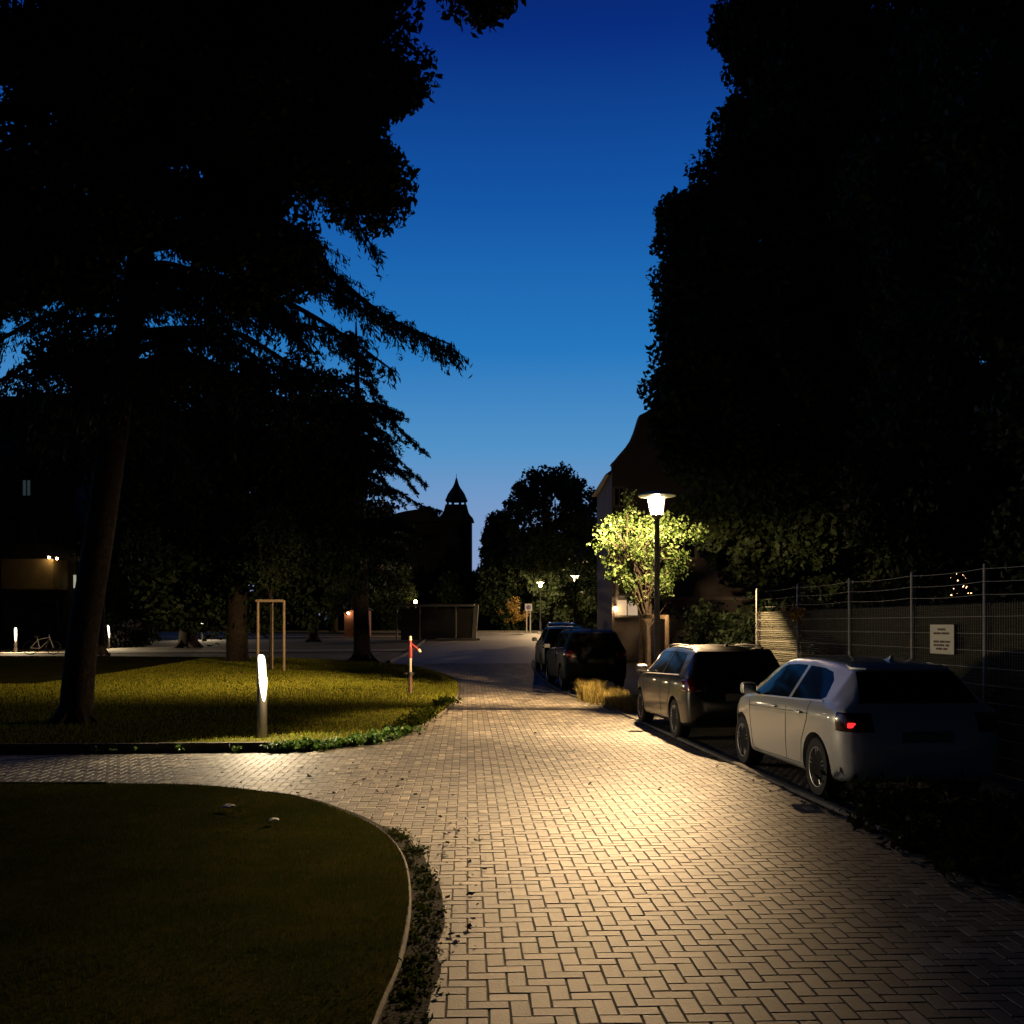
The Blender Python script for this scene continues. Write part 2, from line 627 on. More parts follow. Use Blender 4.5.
# gutter: pavers stop about 25 cm short of the kerb of the near lawn
gut = []
for i, p in enumerate(near_edge):
    t = (near_edge[min(i + 1, len(near_edge) - 1)] - near_edge[max(i - 1, 0)]).normalized()
    n = Vector((-t.y, t.x))
    d = 0.04 + 0.10 * min(max((9.6 - p.y) / 3, 0), 1)
    gut.append(p + n * d)
gsel = [i for i, p in enumerate(near_edge) if p.y < 10.6]
sheet('gutter', [near_edge[i] for i in gsel] + [gut[i] + (gut[i] - near_edge[i]).normalized() * (.075 + .014 * math.sin(i * .55) + .012 * math.sin(i * 1.1 + 1)) for i in reversed(gsel)], 0.0045, pbr('gutter_dirt', (.007, .007, .004), 1.0, spec=.05, col2=(.017, .015, .009), scale=7, bump=.6, bscale=50))
main_poly = [Vector((-20, 11.75)), Vector((-9, 11.68))] + gut + [Vector((4.05, -4))] + [p + Vector((-0.07, 0)) for p in kerb_right] + \
            [Vector((0.85, 43.4)), Vector((-5.2, 43.4))] + [p + Vector((0.08, -0.03)) for p in reversed([q for q in far_edge if q.y < 42.8 and q.x > -5.2])] + [Vector((-3.4, 14.45)), Vector((-7.2, 14.3)), Vector((-20, 14.1))]
pavers('paved_road', main_poly, M_brick, True, R(2.5))
M_cob = pbr('cobble', (0.75, 0.75, 0.75), 0.6, spec=0.5, col2=(1, 1, 1), scale=2, bump=0.3, bscale=60,
            island=[(0.0, (0.06, 0.05, 0.04)), (1.0, (0.15, 0.13, 0.10))])
pavers('cobbled_bay', [(3.62, 4.6), (3.22, 10.2), (2.79, 15.4), (2.44, 19.6), (2.32, 20.8), (4.8, 20.8), (5.3, 13.0), (5.6, 9.2), (3.6, 8.8)], M_cob, False, R(4.6), 0.1, 0.004, 8.6, 21)

sheet('lawn', near_lawn, 0.035, M_turf)
sheet('lawn', far_lawn, 0.05, M_turf)
strip('kerb', near_edge, 0.032, -0.05, 0.04, M_edge, 1.0)
strip('kerb', [(-16, 11.7), (-9, 11.6), (-4.5, 11.42)], 0.06, -0.05, 0.05, M_edge, 1.0)
strip('kerb', [(-20, 14.16), (-7.2, 14.36), (-3.2, 14.62)], 0.09, -0.05, 0.13, M_edge, 1.0)
strip('kerb', [p for p in far_edge if p.y < 47], 0.06, -0.05, 0.04, M_edge, 1.0)
strip('kerb', kerb_right, 0.09, -0.05, 0.03, M_kerb, 1.0)
strip('kerb', [(-60, 99.2), (-20, 99.2), (20, 99.2)], 0.5, -0.05, 0.16, M_kerb, 2.0)
strip('kerb', [(-5.3, 44), (-5.3, 52), (-5.9, 70), (-9.1, 86), (-22, 92.1)], 0.14, -0.05, 0.09, M_kerb, 1.0)
sheet('footpath', [(-60, 53.0), (-22, 53), (-13, 54.0), (-5.3, 55), (-5.3, 57.5), (-13, 57), (-22, 56), (-60, 56)], -0.02, M_path)
sheet('footpath', [(-36, 76), (-20, 76), (-5.8, 78), (-5.8, 80), (-20, 79), (-36, 79)], -0.02, M_path)


# ------------------------------------------------------------------ grass and weeds
def blades(name, poly, n, hmin, hmax, w, mat, h0, mask=None, lean=0.5):
    P = np.array([(p[0], p[1]) for p in poly])
    X = RNG.uniform(P[:, 0].min(), P[:, 0].max(), n)
    Y = RNG.uniform(P[:, 1].min(), P[:, 1].max(), n)
    k = inside(poly, X, Y) & (np.abs(X) < 0.55 * Y + 1.0) & (Y > 3.5)
    if mask is not None:
        k &= mask(X, Y)
    X, Y = X[k], Y[k]
    N = len(X)
    h = RNG.uniform(hmin, hmax, N)
    a = RNG.uniform(0, 2 * math.pi, N)
    ln = RNG.uniform(0, lean, N) * h
    b = RNG.uniform(0, 2 * math.pi, N)
    z = np.array([gz(y) for y in Y]) + h0
    V = np.zeros((N, 3, 3))
    V[:, 0] = np.stack([X - np.cos(a) * w, Y - np.sin(a) * w, z], 1)
    V[:, 1] = np.stack([X + np.cos(a) * w, Y + np.sin(a) * w, z], 1)
    V[:, 2] = np.stack([X + np.cos(b) * ln, Y + np.sin(b) * ln, z + h], 1)
    print(name, N)
    o = quads(name, V, mat, None, 3)
    o['kind'] = 'stuff'
    return o


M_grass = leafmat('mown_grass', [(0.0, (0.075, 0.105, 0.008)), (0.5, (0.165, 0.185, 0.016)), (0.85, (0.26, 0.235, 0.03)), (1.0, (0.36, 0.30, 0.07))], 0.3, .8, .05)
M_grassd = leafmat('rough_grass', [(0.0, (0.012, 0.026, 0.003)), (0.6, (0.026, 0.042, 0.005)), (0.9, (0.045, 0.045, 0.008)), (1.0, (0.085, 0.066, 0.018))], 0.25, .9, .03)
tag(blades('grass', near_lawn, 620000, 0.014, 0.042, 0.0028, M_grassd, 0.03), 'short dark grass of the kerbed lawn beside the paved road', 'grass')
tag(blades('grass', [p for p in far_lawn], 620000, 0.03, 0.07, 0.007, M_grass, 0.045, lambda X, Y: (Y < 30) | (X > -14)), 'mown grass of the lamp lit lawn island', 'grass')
M_straw = leafmat('straw_grass', [(0.0, (0.12, 0.10, 0.02)), (0.6, (0.26, 0.20, 0.05)), (1.0, (0.40, 0.32, 0.12))], 0.3)


def clump_leaves(C, n, sig, size, up=0.3, aspect=0.55):
    """rhombic leaves round clump centres C (M,3)"""
    M = len(C)
    D = RNG.normal(0, 1, (M * n, 3))
    D *= RNG.uniform(0, 1, (M * n, 1)) ** 0.45 * 1.75 / (np.linalg.norm(D, axis=1, keepdims=True) + 1e-9)
    P = np.repeat(C, n, axis=0) + D * np.array(sig) * np.repeat(RNG.uniform(.7, 1.25, (M, 1)), n, axis=0)
    return leaf_quads(P, size, up, aspect)


def leaf_quads(P, size, up=0.3, aspect=0.55, dirs=None):
    N = len(P)
    d = RNG.normal(0, 1, (N, 3)) if dirs is None else dirs + RNG.normal(0, 0.35, (N, 3))
    d[:, 2] -= up
    d /= np.linalg.norm(d, axis=1, keepdims=True) + 1e-9
    e = np.cross(d, RNG.normal(0, 1, (N, 3)))
    e /= np.linalg.norm(e, axis=1, keepdims=True) + 1e-9
    s = size * RNG.uniform(0.45, 1.5, (N, 1))
    nrm = np.cross(d, e)
    V = np.zeros((N, 4, 3))
    V[:, 0] = P - d * s * 0.5
    V[:, 1] = P + e * s * 0.5 * aspect + nrm * s * 0.1
    V[:, 2] = P + d * s * 0.5
    V[:, 3] = P - e * s * 0.5 * aspect + nrm * s * 0.1
    return V


def ellipsoid_pts(c, r, n, shell=0.5):
    d = RNG.normal(0, 1, (n, 3))
    d /= np.linalg.norm(d, axis=1, keepdims=True)
    t = RNG.uniform(0, 1, (n, 1)) ** (1 / 3)
    t = shell * (0.72 + 0.28 * t) + (1 - shell) * t
    return np.array(c) + d * t * np.array(r)


def make_tree(name, label, cat, base, trunk, blobs, leafsize, per, sig, mat, group=None, limbs=14, bark=None, shell=0.45, reach=()):
    """trunk: [(x,y,z,r)...]; blobs: [(c, r, clumps)]"""
    t = thing(name, label, cat, base, 0, group)
    C = np.concatenate([ellipsoid_pts(c, r, n, shell) for c, r, n in blobs])
    mb = MB()
    tp = spline([Vector(p[:3]) for p in trunk], 4)
    rr = np.interp(np.linspace(0, 1, len(tp)), np.linspace(0, 1, len(trunk)), [p[3] for p in trunk])
    mb.tube(tp, list(rr), 12)
    # root flare
    b0 = Vector(trunk[0][:3])
    for k in range(5):
        a = k * 1.257 + 0.4
        e = b0 + Vector((math.cos(a), math.sin(a), 0)) * trunk[0][3] * 1.7 + Vector((0, 0, -0.08))
        mb.tube([tp[0] + Vector((0, 0, trunk[0][3] * 1.5)), b0.lerp(e, 0.55) + Vector((0, 0, 0.12)), e], [trunk[0][3] * 0.45, trunk[0][3] * 0.4, 0.03], 6)
    idx = RNG.choice(len(C), min(limbs, len(C)), replace=False)
    for i in idx:
        e = Vector(C[i])
        below = [q for q in range(len(tp)) if q > len(tp) * 0.35 and tp[q].z < e.z - 0.2]
        q = random.choice(below) if below else int(len(tp) * 0.5)
        s = tp[q]
        mid = s.lerp(e, 0.5) + Vector((random.uniform(-.3, .3), random.uniform(-.3, .3), 0.12 * (e - s).length))
        r0 = rr[q] * 0.42
        path = spline([s, mid, e], 5)
        mb.tube(path, list(np.linspace(r0, max(0.012, r0 * 0.15), len(path))), 6)
    for e, r0 in reach:
        s = tp[int(len(tp) * .8)]
        path = spline([s, s.lerp(Vector(e), .5) + Vector((0, 0, .9)), Vector(e) + Vector((-.15, 0, .6)), Vector(e)], 6)
        mb.tube(path, list(np.linspace(r0, .008, len(path))), 6)
    mb.build('trunk', bark or M_bark, t, smooth=True)
    V = clump_leaves(C, per, sig, leafsize)
    quads('crown', V, mat, t)
    return t


M_leafd = leafmat('dark_foliage', [(0.0, (0.010, 0.020, 0.007)), (1.0, (0.028, 0.045, 0.014))], 0.15, 0.7)
M_needle = leafmat('cedar_needles', [(0.0, (0.008, 0.018, 0.010)), (1.0, (0.022, 0.036, 0.018))], 0.1, 0.7)
M_leafl = leafmat('young_leaves', [(0.0, (0.025, 0.05, 0.010)), (0.6, (0.065, 0.105, 0.026)), (1.0, (0.14, 0.19, 0.07))], 0.4, 0.5)
M_weed = leafmat('weed_leaves', [(0.0, (0.03, 0.07, 0.012)), (0.6, (0.06, 0.13, 0.02)), (1.0, (0.12, 0.19, 0.04))], 0.3)
M_dead = pbr('dead_leaf', (0.03, 0.02, 0.012), 0.8, island=[(0.0, (0.016, 0.012, 0.008)), (0.8, (0.05, 0.035, 0.016)), (1.0, (0.10, 0.09, 0.03))])


def poly_clumps(path, n, spread, h):
    d = [Vector((p[0], p[1], 0)) for p in path]
    out = []
    for _ in range(n):
        i = random.randrange(len(d) - 1)
        p = d[i].lerp(d[i + 1], random.random())
        out.append((p.x + random.gauss(0, spread), p.y + random.gauss(0, spread), gz(p.y) + h))
    return np.array(out)


# leafy weeds along the corner of the lit island, thinning along the raised kerb
C = poly_clumps([p for p in far_edge if p.y < 17.2], 90, 0.10, 0.07)
o = quads('weeds', clump_leaves(C, 26, (0.07, 0.07, 0.045), 0.075, -0.1, 0.6), M_weed)
tag(o, 'bright green leafy weeds spilling over the corner of the lit lawn', 'weeds', kind='stuff')
C = poly_clumps([p for p in far_edge if 17 < p.y < 24], 60, 0.12, 0.08)
C[:, 0] -= 0.15
o = quads('weeds', clump_leaves(C, 30, (0.09, 0.12, 0.07), 0.08, -0.2, 0.5), M_grassd)
tag(o, 'dark green tufts along the road edge of the lit lawn', 'weeds', kind='stuff')
C = poly_clumps([(-6.0, 14.28), (-3.4, 14.5)], 9, 0.04, 0.05)
o = quads('weeds', clump_leaves(C, 14, (0.05, 0.03, 0.03), 0.07, -0.2, 0.6), M_weed)
tag(o, 'small weeds sprouting at the foot of the raised kerb by the light bollard', 'weeds', kind='stuff')
# gutter weeds
gp = [p + Vector((0.11, 0)) for p in near_edge if 2 < p.y < 9.0]
C = poly_clumps(gp, 170, 0.055, 0.006)
o = quads('weeds', clump_leaves(C, 18, (0.04, 0.09, 0.008), 0.028, 0.0, 0.5), M_grassd)
tag(o, 'low weeds and moss in the gutter beside the near lawn kerb', 'weeds', kind='stuff')
# dark verge weeds at the end of the parking bay
vp = [(3.45, 9.4), (3.7, 7.5), (3.9, 5.5), (4.4, 8.6), (5.0, 8.2), (4.6, 6)]
C = np.array([(x + random.gauss(0, .3), y + random.gauss(0, .45), 0.10 + abs(random.gauss(0, .08))) for x, y in vp for _ in range(26)])
C = C[C[:, 0] > 3.62 - (C[:, 1] - 5) * 0.085]
E = poly_clumps([p for p in kerb_right if 3 < p.y < 9.9], 90, .07, .05)
E[:, 0] += .04
C = np.concatenate([C, E])
o = quads('weeds', clump_leaves(C, 40, (0.13, 0.13, 0.09), 0.10, -0.4, 0.35), M_grassd)
tag(o, 'dark straggly weeds on the verge behind the white hatchback', 'weeds', kind='stuff')


def tuft(name, centres, n, h, mat, lean=0.6):
    V = []
    for (x, y, z) in centres:
        for _ in range(n):
            a = random.uniform(0, 6.283)
            l = random.uniform(0.5, 1.0) * h
            ln = random.uniform(0.1, lean) * l
            bx, by = x + random.gauss(0, .06), y + random.gauss(0, .06)
            w = 0.006
            px, py = -math.sin(a) * w, math.cos(a) * w
            m = (bx + math.cos(a) * ln * .35, by + math.sin(a) * ln * .35, z + l * .65)
            e = (bx + math.cos(a) * ln, by + math.sin(a) * ln, z + l * .92)
            V.append([(bx - px, by - py, z), (bx + px, by + py, z), (m[0] + px * .8, m[1] + py * .8, m[2]), (m[0] - px * .8, m[1] - py * .8, m[2])])
            V.append([(m[0] - px * .8, m[1] - py * .8, m[2]), (m[0] + px * .8, m[1] + py * .8, m[2]), (e[0] + px * .1, e[1] + py * .1, e[2]), (e[0] - px * .1, e[1] - py * .1, e[2])])
    return quads(name, np.array(V), mat)


cs = [(random.uniform(1.95 - (y - 21.5) * .11 + .15, 2.75), y, 0.0) for y in np.linspace(21.3, 25.5, 60)]
tag(tuft('grass', cs, 45, 0.34, M_straw), 'dry yellow grass in the verge at the street lamp foot', 'grass', kind='stuff')
cs = [(1.85 + random.gauss(0, .1), 23.8 + random.gauss(0, .4), 0.0) for _ in range(12)]
tag(tuft('grass', cs, 34, 0.6, M_straw, 0.8), 'tall arching grass blades at the corner of the lamp verge', 'grass', kind='stuff')
# fallen leaves on the side path and the road
L = []
for (x0, x1, y0, y1, n) in [(-3.6, -1.2, 10.6, 13.4, 60), (-0.6, -0.2, 5.5, 9.5, 70), (-2.6, -0.6, 9.2, 12.5, 40), (0, 3, 9, 17, 22), (2.2, 3.0, 9, 17, 40)]:
    for _ in range(n):
        x, y = random.uniform(x0, x1), random.uniform(y0, y1)
        if y > 8.5 and x > 1.9:
            x = 3.95 - .082 * y - abs(random.gauss(0, .12)) + .02
        L.append((x, y, 0.012))
L = np.array(L)
L = L[inside(main_poly, L[:, 0], L[:, 1])]
V = leaf_quads(L, 0.055, 0, 0.6)
V[:, :, 2] = 0.006 + np.abs(V[:, :, 2] - V[:, :, 2].min(axis=1, keepdims=True)) * 0.45
o = quads('fallen_leaves', V, M_dead)
tag(o, 'dry fallen leaves scattered over the pavers', 'leaves', kind='stuff')
for (x, y, lab, s) in [(-2.1, 9.05, 'crumpled white paper scrap lying near the lawn kerb', .05), (-2.68, 9.7, 'flat grey white paper scrap lying farther in on the lawn', .065)]:
    bm = bmesh.new()
    bmesh.ops.create_icosphere(bm, subdivisions=2, radius=s)
    for v in bm.verts:
        v.co *= random.uniform(.7, 1.2)
        v.co.z = v.co.z * .3 + s * .2
    me = bpy.data.meshes.new('paper_scrap')
    bm.to_mesh(me)
    bm.free()
    me.materials.append(pbr('paper', (.6, .58, .52), .8))
    o = link('paper_scrap', me)
    o.location = (x, y, .07)
    tag(o, lab, 'litter')


#@@TREES
# ------------------------------------------------------------------ trees
def trunk_at(path, z):
    for a, b in zip(path, path[1:]):
        if a[2] <= z <= b[2]:
            t = (z - a[2]) / (b[2] - a[2])
            return Vector([a[i] + (b[i] - a[i]) * t for i in range(3)]), a[3] + (b[3] - a[3]) * t
    return Vector(path[-1][:3]), path[-1][3]


def cedar(name, label, trunk, branches, cat='tree', group=None, droop=1.0, dens=1.0, nsize=.12):
    """branches: list of (z on trunk, tip xyz); flat drooping sprays with hanging twigs"""
    t = thing(name, label, cat, trunk[0][:3], 0, group)
    mb = MB()
    tp = spline([Vector(p[:3]) for p in trunk], 5)
    rr = np.interp(np.linspace(0, 1, len(tp)), np.linspace(0, 1, len(trunk)), [p[3] for p in trunk])
    mb.tube(tp, list(rr), 14)
    b0 = Vector(trunk[0][:3])
    for k in range(6):
        a = k * 1.05 + 0.2
        e = b0 + Vector((math.cos(a), math.sin(a), 0)) * trunk[0][3] * 1.9 + Vector((0, 0, -0.08))
        mb.tube([b0 + Vector((0, 0, trunk[0][3] * 1.8)), b0.lerp(e, 0.5) + Vector((0, 0, 0.15)), e], [trunk[0][3] * 0.5, trunk[0][3] * 0.4, 0.04], 6)
    LQ = []
    for (z, tip) in branches:
        s, r = trunk_at(trunk, z)
        e = Vector(tip)
        Ln = (e - s).length
        mid = s.lerp(e, 0.45) + Vector((0, 0, 0.10 * Ln + 0.1))
        wob = .05 * Ln
        q1 = s.lerp(mid, .5) + Vector((random.gauss(0, wob * .6), random.gauss(0, wob * .6), random.gauss(0.02 * Ln, wob * .5)))
        q2 = mid.lerp(e, .55) + Vector((random.gauss(0, wob * .6), random.gauss(0, wob * .6), random.gauss(0.01 * Ln, wob * .7)))
        path = spline([s, q1, mid, q2, e], 6)
        patch = [random.uniform(.15, 1.25) for _ in range(9)]
        mb.tube(path, list(np.linspace(min(r * .5, .035 + .014 * Ln), 0.012, len(path))), 6)
        d = (e - s)
        d.z = 0
        d.normalize()
        side = Vector((-d.y, d.x, 0))
        ntw = int(Ln * 9 * dens)
        for k in range(ntw):
            u = 0.12 + 0.88 * (k + random.random()) / ntw
            q = u * (len(path) - 1)
            i = min(int(q), len(path) - 2)
            p = path[i].lerp(path[i + 1], q - i)
            sg = 1 if k % 2 else -1
            tl = patch[int(u * 8)] * random.uniform(.3, 1.15) * (0.32 + 0.75 * min(1, (1 - u) * 2.2) * min(1, Ln / 4))
            dv = (side * sg * random.uniform(.5, 1.0) + d * random.uniform(.15, .8)).normalized()
            dr = -random.uniform(.0, 1.25) * droop
            tw = [p + dv * tl * v + Vector((0, 0, dr * tl * v * v)) for v in np.linspace(0, 1, 7)]
            mb.tube(tw[::2], [.012, .008, .006, .003], 4, caps=False)
            n = int(14 + tl * 62)
            U = RNG.uniform(0, 1, n)
            base = np.array([tw[min(int(x * 6), 5)].lerp(tw[min(int(x * 6), 5) + 1], (x * 6) % 1) for x in U])
            hang = np.abs(RNG.normal(0, .13, n)) * (0.4 + droop * .6)
            base[:, 2] -= hang
            base[:, :2] += RNG.normal(0, .035, (n, 2))
            LQ.append((base, np.tile(np.array([dv.x * .4, dv.y * .4, -0.7 * droop]), (n, 1))))
    P = np.concatenate([a for a, b in LQ])
    D = np.concatenate([b for a, b in LQ])
    mb.build('trunk', M_bark, t, smooth=True)
    quads('crown', leaf_quads(P, nsize, 0, 0.26, D), M_needle, t)
    print(name, len(P))
    return t


def W3(px, py, y):
    """world point seen along a direction of the survey sketch, at distance y"""
    return ((px - 512) / 1024 * y, y, EYE + (625 - py) / 1024 * y)


ctr = [(-7.85, 18.4, 0.0, .30), (-7.72, 18.4, 1.5, .265), (-7.42, 18.4, 3.4, .255), (-7.05, 18.4, 6.0, .245), (-6.55, 18.5, 9.6, .21), (-6.3, 18.6, 13, .14), (-6.2, 18.7, 17, .05)]
br = []
# limbs reaching out over the lawn towards the road
for (z, px, py, y) in [(9.6, 455, 355, 17.6), (9.3, 452, 345, 18.4), (10.6, 378, 256, 17.5), (10.8, 360, 235, 19.0), (8.6, 405, 332, 19.4),
                       (7.9, 395, 372, 17.2), (7.0, 360, 390, 19.5), (6.3, 330, 420, 18.0), (8.9, 350, 300, 16.6), (9.9, 330, 270, 20), (9.0, 300, 340, 16.4),
                       (6.6, 35, 372, 18.4), (7.6, 25, 300, 19), (8.6, 20, 260, 17.6), (5.8, 60, 420, 18.8), (9.6, 30, 215, 18.5)]:
    br.append((z, W3(px, py, y)))
for k in range(84):
    z = random.uniform(5.6, 15.5)
    a = random.uniform(0, 6.283)
    l = random.uniform(.55, 1.0) * max(1.2, 4.6 * (1 - max(0, z - 8) / 9.5))
    s, _ = trunk_at(ctr, z)
    br.append((z, (s.x + math.cos(a) * l, s.y + math.sin(a) * l, z - random.uniform(.05, .35) * l)))
cedar('cedar_tree', 'tall leaning cedar with long drooping branches on the lamp lit lawn', ctr, br, dens=1.15)

# smaller conifer behind it whose tips show against the sky above the tower
K2 = 1.42
y2 = 31.5 * K2
g2 = gz(y2)
ct2 = [(-4.6 * K2, y2, g2, .40), (-4.7 * K2, y2, 4 * K2, .26), (-4.75 * K2, y2, 8 * K2, .14), (-4.8 * K2, y2, 10.6 * K2, .03)]
br = []
for (z, px, py, y) in [(8.0, 424, 452, 31), (7.0, 416, 492, 31.5), (8.9, 394, 425, 31), (7.4, 410, 470, 30.4), (6.0, 406, 505, 31), (8.2, 400, 440, 32.4), (9.8, 374, 400, 31.5), (7.7, 385, 455, 31), (6.6, 390, 488, 31)]:
    br.append((z * K2, W3(px, py, y * K2)))
for k in range(80):
    z = random.uniform(2.0, 10.2)
    a = random.uniform(0, 6.283)
    l = random.uniform(.5, 1.0) * max(.6, 3.0 * (1 - max(0, z - 5) / 6.5))
    br.append((z * K2, ((-4.75 + math.cos(a) * l) * K2, y2 + math.sin(a) * l * K2, (z - random.uniform(-.05, .25) * l) * K2)))
cedar('cedar_tree', 'smaller dark conifer behind the tree stakes with ragged upswept tips', ct2, br, droop=0.6, dens=.9, nsize=.19)

# broad-leaved tree rooted left of the frame whose crown hangs over the top
blobs = [((-1.95, 13.2, 9.15), (.72, 1.0, .8), 26), ((-2.1, 13.2, 7.75), (.62, .8, .5), 14), ((-2.35, 13.2, 10.2), (.8, 1, .7), 22), ((-3.5, 13.8, 6.95), (.7, .8, .7), 20), ((-6.2, 13.2, 6.5), (.8, .9, .7), 14), ((-5.4, 13.4, 7.5), (1.0, 1, .6), 16), ((-0.33, 12, 9.2), (.16, .2, .1), 3), ((-3.3, 13.2, 9.6), (1.5, 1.8, 2.0), 66), ((-2.6, 13.0, 8.5), (.95, 1.3, .95), 36), ((-3.1, 13.4, 11.0), (1.2, 1.7, 1.7), 46), ((-4.4, 13.0, 8.3), (1.4, 1.6, 1.2), 34), ((-5.6, 12.8, 9.8), (2.0, 2.0, 1.9), 66), ((-7.4, 12.8, 9.3), (2.0, 2.0, 2.3), 74),
         ((-4.6, 13.2, 11.6), (2.4, 2.2, 1.6), 66), ((-7.0, 13, 12), (2.6, 2.4, 2.0), 60), ((-9.5, 13, 10), (2.4, 2.4, 3), 50), ((-7.3, 13.5, 7.1), (1.2, 1.3, .9), 20),
         ]
make_tree('broadleaf_tree', 'huge dark broadleaf tree whose crown hangs over the top of the cedar', 'tree', (-10.6, 13, 0.0),
          [(-10.6, 13, 0, .6), (-10.4, 13, 3.5, .5), (-9.6, 13, 7, .42), (-8.0, 13, 10, .25), (-6.5, 13, 12, .1)],
          blobs, .105, 560, (.25, .25, .20), M_leafd, limbs=30, reach=[((-.33, 12, 9.05), .05)])

# rounded yew below the cedar and other dark trees at the back of the lawn
yy_ = 44.0
make_tree('yew_tree', 'broad dark evergreen filling the gap beneath the cedar branches', 'tree', (-11.8, yy_, gz(yy_)),
          [(-11.8, yy_, 0, .5), (-11.8, yy_, 4, .4), (-11.6, yy_, 9, .25), (-11.4, yy_, 13, .06)],
          [((-11.8, yy_, 7.4), (5.0, 3.4, 3.8), 130), ((-9.6, yy_, 10.4), (3.3, 2.8, 2.8), 80), ((-14.0, yy_, 10.4), (3.2, 2.8, 2.8), 70), ((-8.4, yy_, 6.4), (2.4, 2.2, 2.8), 50), ((-14.6, yy_, 6), (2.8, 2.2, 2.6), 50), ((-11.8, yy_, 3.4), (4.2, 2.6, 1.6), 70)],
          .26, 190, (.55, .55, .48), M_leafd, limbs=16)
BACK = [(-19.0, 60, 13.5, 5.5, .55, 'dark spreading tree with a thick trunk between the two distant light bollards'),
        (-13.2, 68, 13.0, 5.0, .35, 'dark tree behind the staked sapling'),
        (-26.0, 74, 14.0, 5.5, .4, 'dark tree beside the unlit building'),
        (-31.0, 50, 12.5, 4.4, .35, 'dark tree in front of the unlit building'),
        (-13.6, 86, 12.5, 4.6, .35, 'dark tree rising behind the little brick kiosk'),
        (-22.6, 63, 9.0, 2.9, .25, 'dark tree at the corner of the building with the lit canopy'),
        (-16.0, 92, 12.5, 5.5, .35, 'dark tree far behind the lawn')]
for (x, y, h, r, tr, lab) in BACK:
    g = gz(y)
    make_tree('broadleaf_tree', lab, 'tree', (x, y, g), [(x, y, g, tr), (x + .1, y, g + h * .35, tr * .7), (x, y, g + h * .8, tr * .2)],
              [((x, y, g + h * .60), (r, r, h * .36), 70), ((x + r * .4, y, g + h * .42), (r * .7, r * .7, h * .2), 26), ((x - r * .4, y, g + h * .46), (r * .7, r * .7, h * .2), 26)],
              .42, 110, (.75, .75, .6), M_leafd, 'dark trees behind the lawn', 10)
make_tree('broadleaf_tree', 'tall dark tree standing close behind the leaning cedar trunk', 'tree', (-20.6, 51, gz(51)),
          [(-20.6, 51, gz(51), .35), (-20.6, 51, 6, .28), (-20.8, 51, 14, .08)],
          [((-21.0, 51, 13.0), (3.3, 2.6, 4.0), 90), ((-18.6, 51, 11.0), (2.6, 2.2, 2.8), 50)], .3, 150, (.5, .5, .45), M_leafd, 'dark trees behind the lawn', 12)
# trees round the end of the road
END = [(4.2, 100, 16.2, 4.9, 'rounded dark tree rising above the road end beside the gabled house'),
       (-5.2, 114, 6.4, 3.0, 'low dark tree in front of the tower building'), (-15, 112, 8.0, 3.6, 'low dark tree beside the roof of the tower building'),
       (-1.2, 112, 13.2, 1.9, 'small pale edged tree close to the tower'), (11, 106, 12, 5, 'dark tree behind the gabled house'),
       (0.2, 106, 8.8, 3.6, 'low dark tree behind the white sign posts'), (6.2, 104, 10.5, 3.6, 'dark tree behind the far parked cars')]
for (x, y, h, r, lab) in END:
    g = gz(y)
    make_tree('broadleaf_tree', lab, 'tree', (x, y, g), [(x, y, g, .35), (x + .1, y, g + h * .35, .25), (x, y, g + h * .8, .06)],
              [((x, y, g + h * .66), (r, r, h * .32), 150), ((x, y, g + h * .36), (r * .95, r * .9, h * .22), 60), ((x, y, g + h * .52), (r * .8, r * .8, h * .2), 60), ((x + r * .3, y, g + h * .2), (r * .9, r * .8, h * .16), 30)],
              .40, 120, (.55, .55, .5), M_leafd, 'dark trees at the end of the road', 8)

make_tree('street_tree', 'small dark tree screening the glow of a middle distance street lamp', 'tree', (4.35, 70.5, gz(70)),
          [(4.35, 70.5, gz(70), .1), (4.35, 70.5, 3.0, .08), (4.4, 70.5, 6, .03)], [((4.4, 70.5, 5.3), (1.3, 1.2, 1.6), 26)], .2, 46, (.28, .28, .25), M_leafd, None, 8)

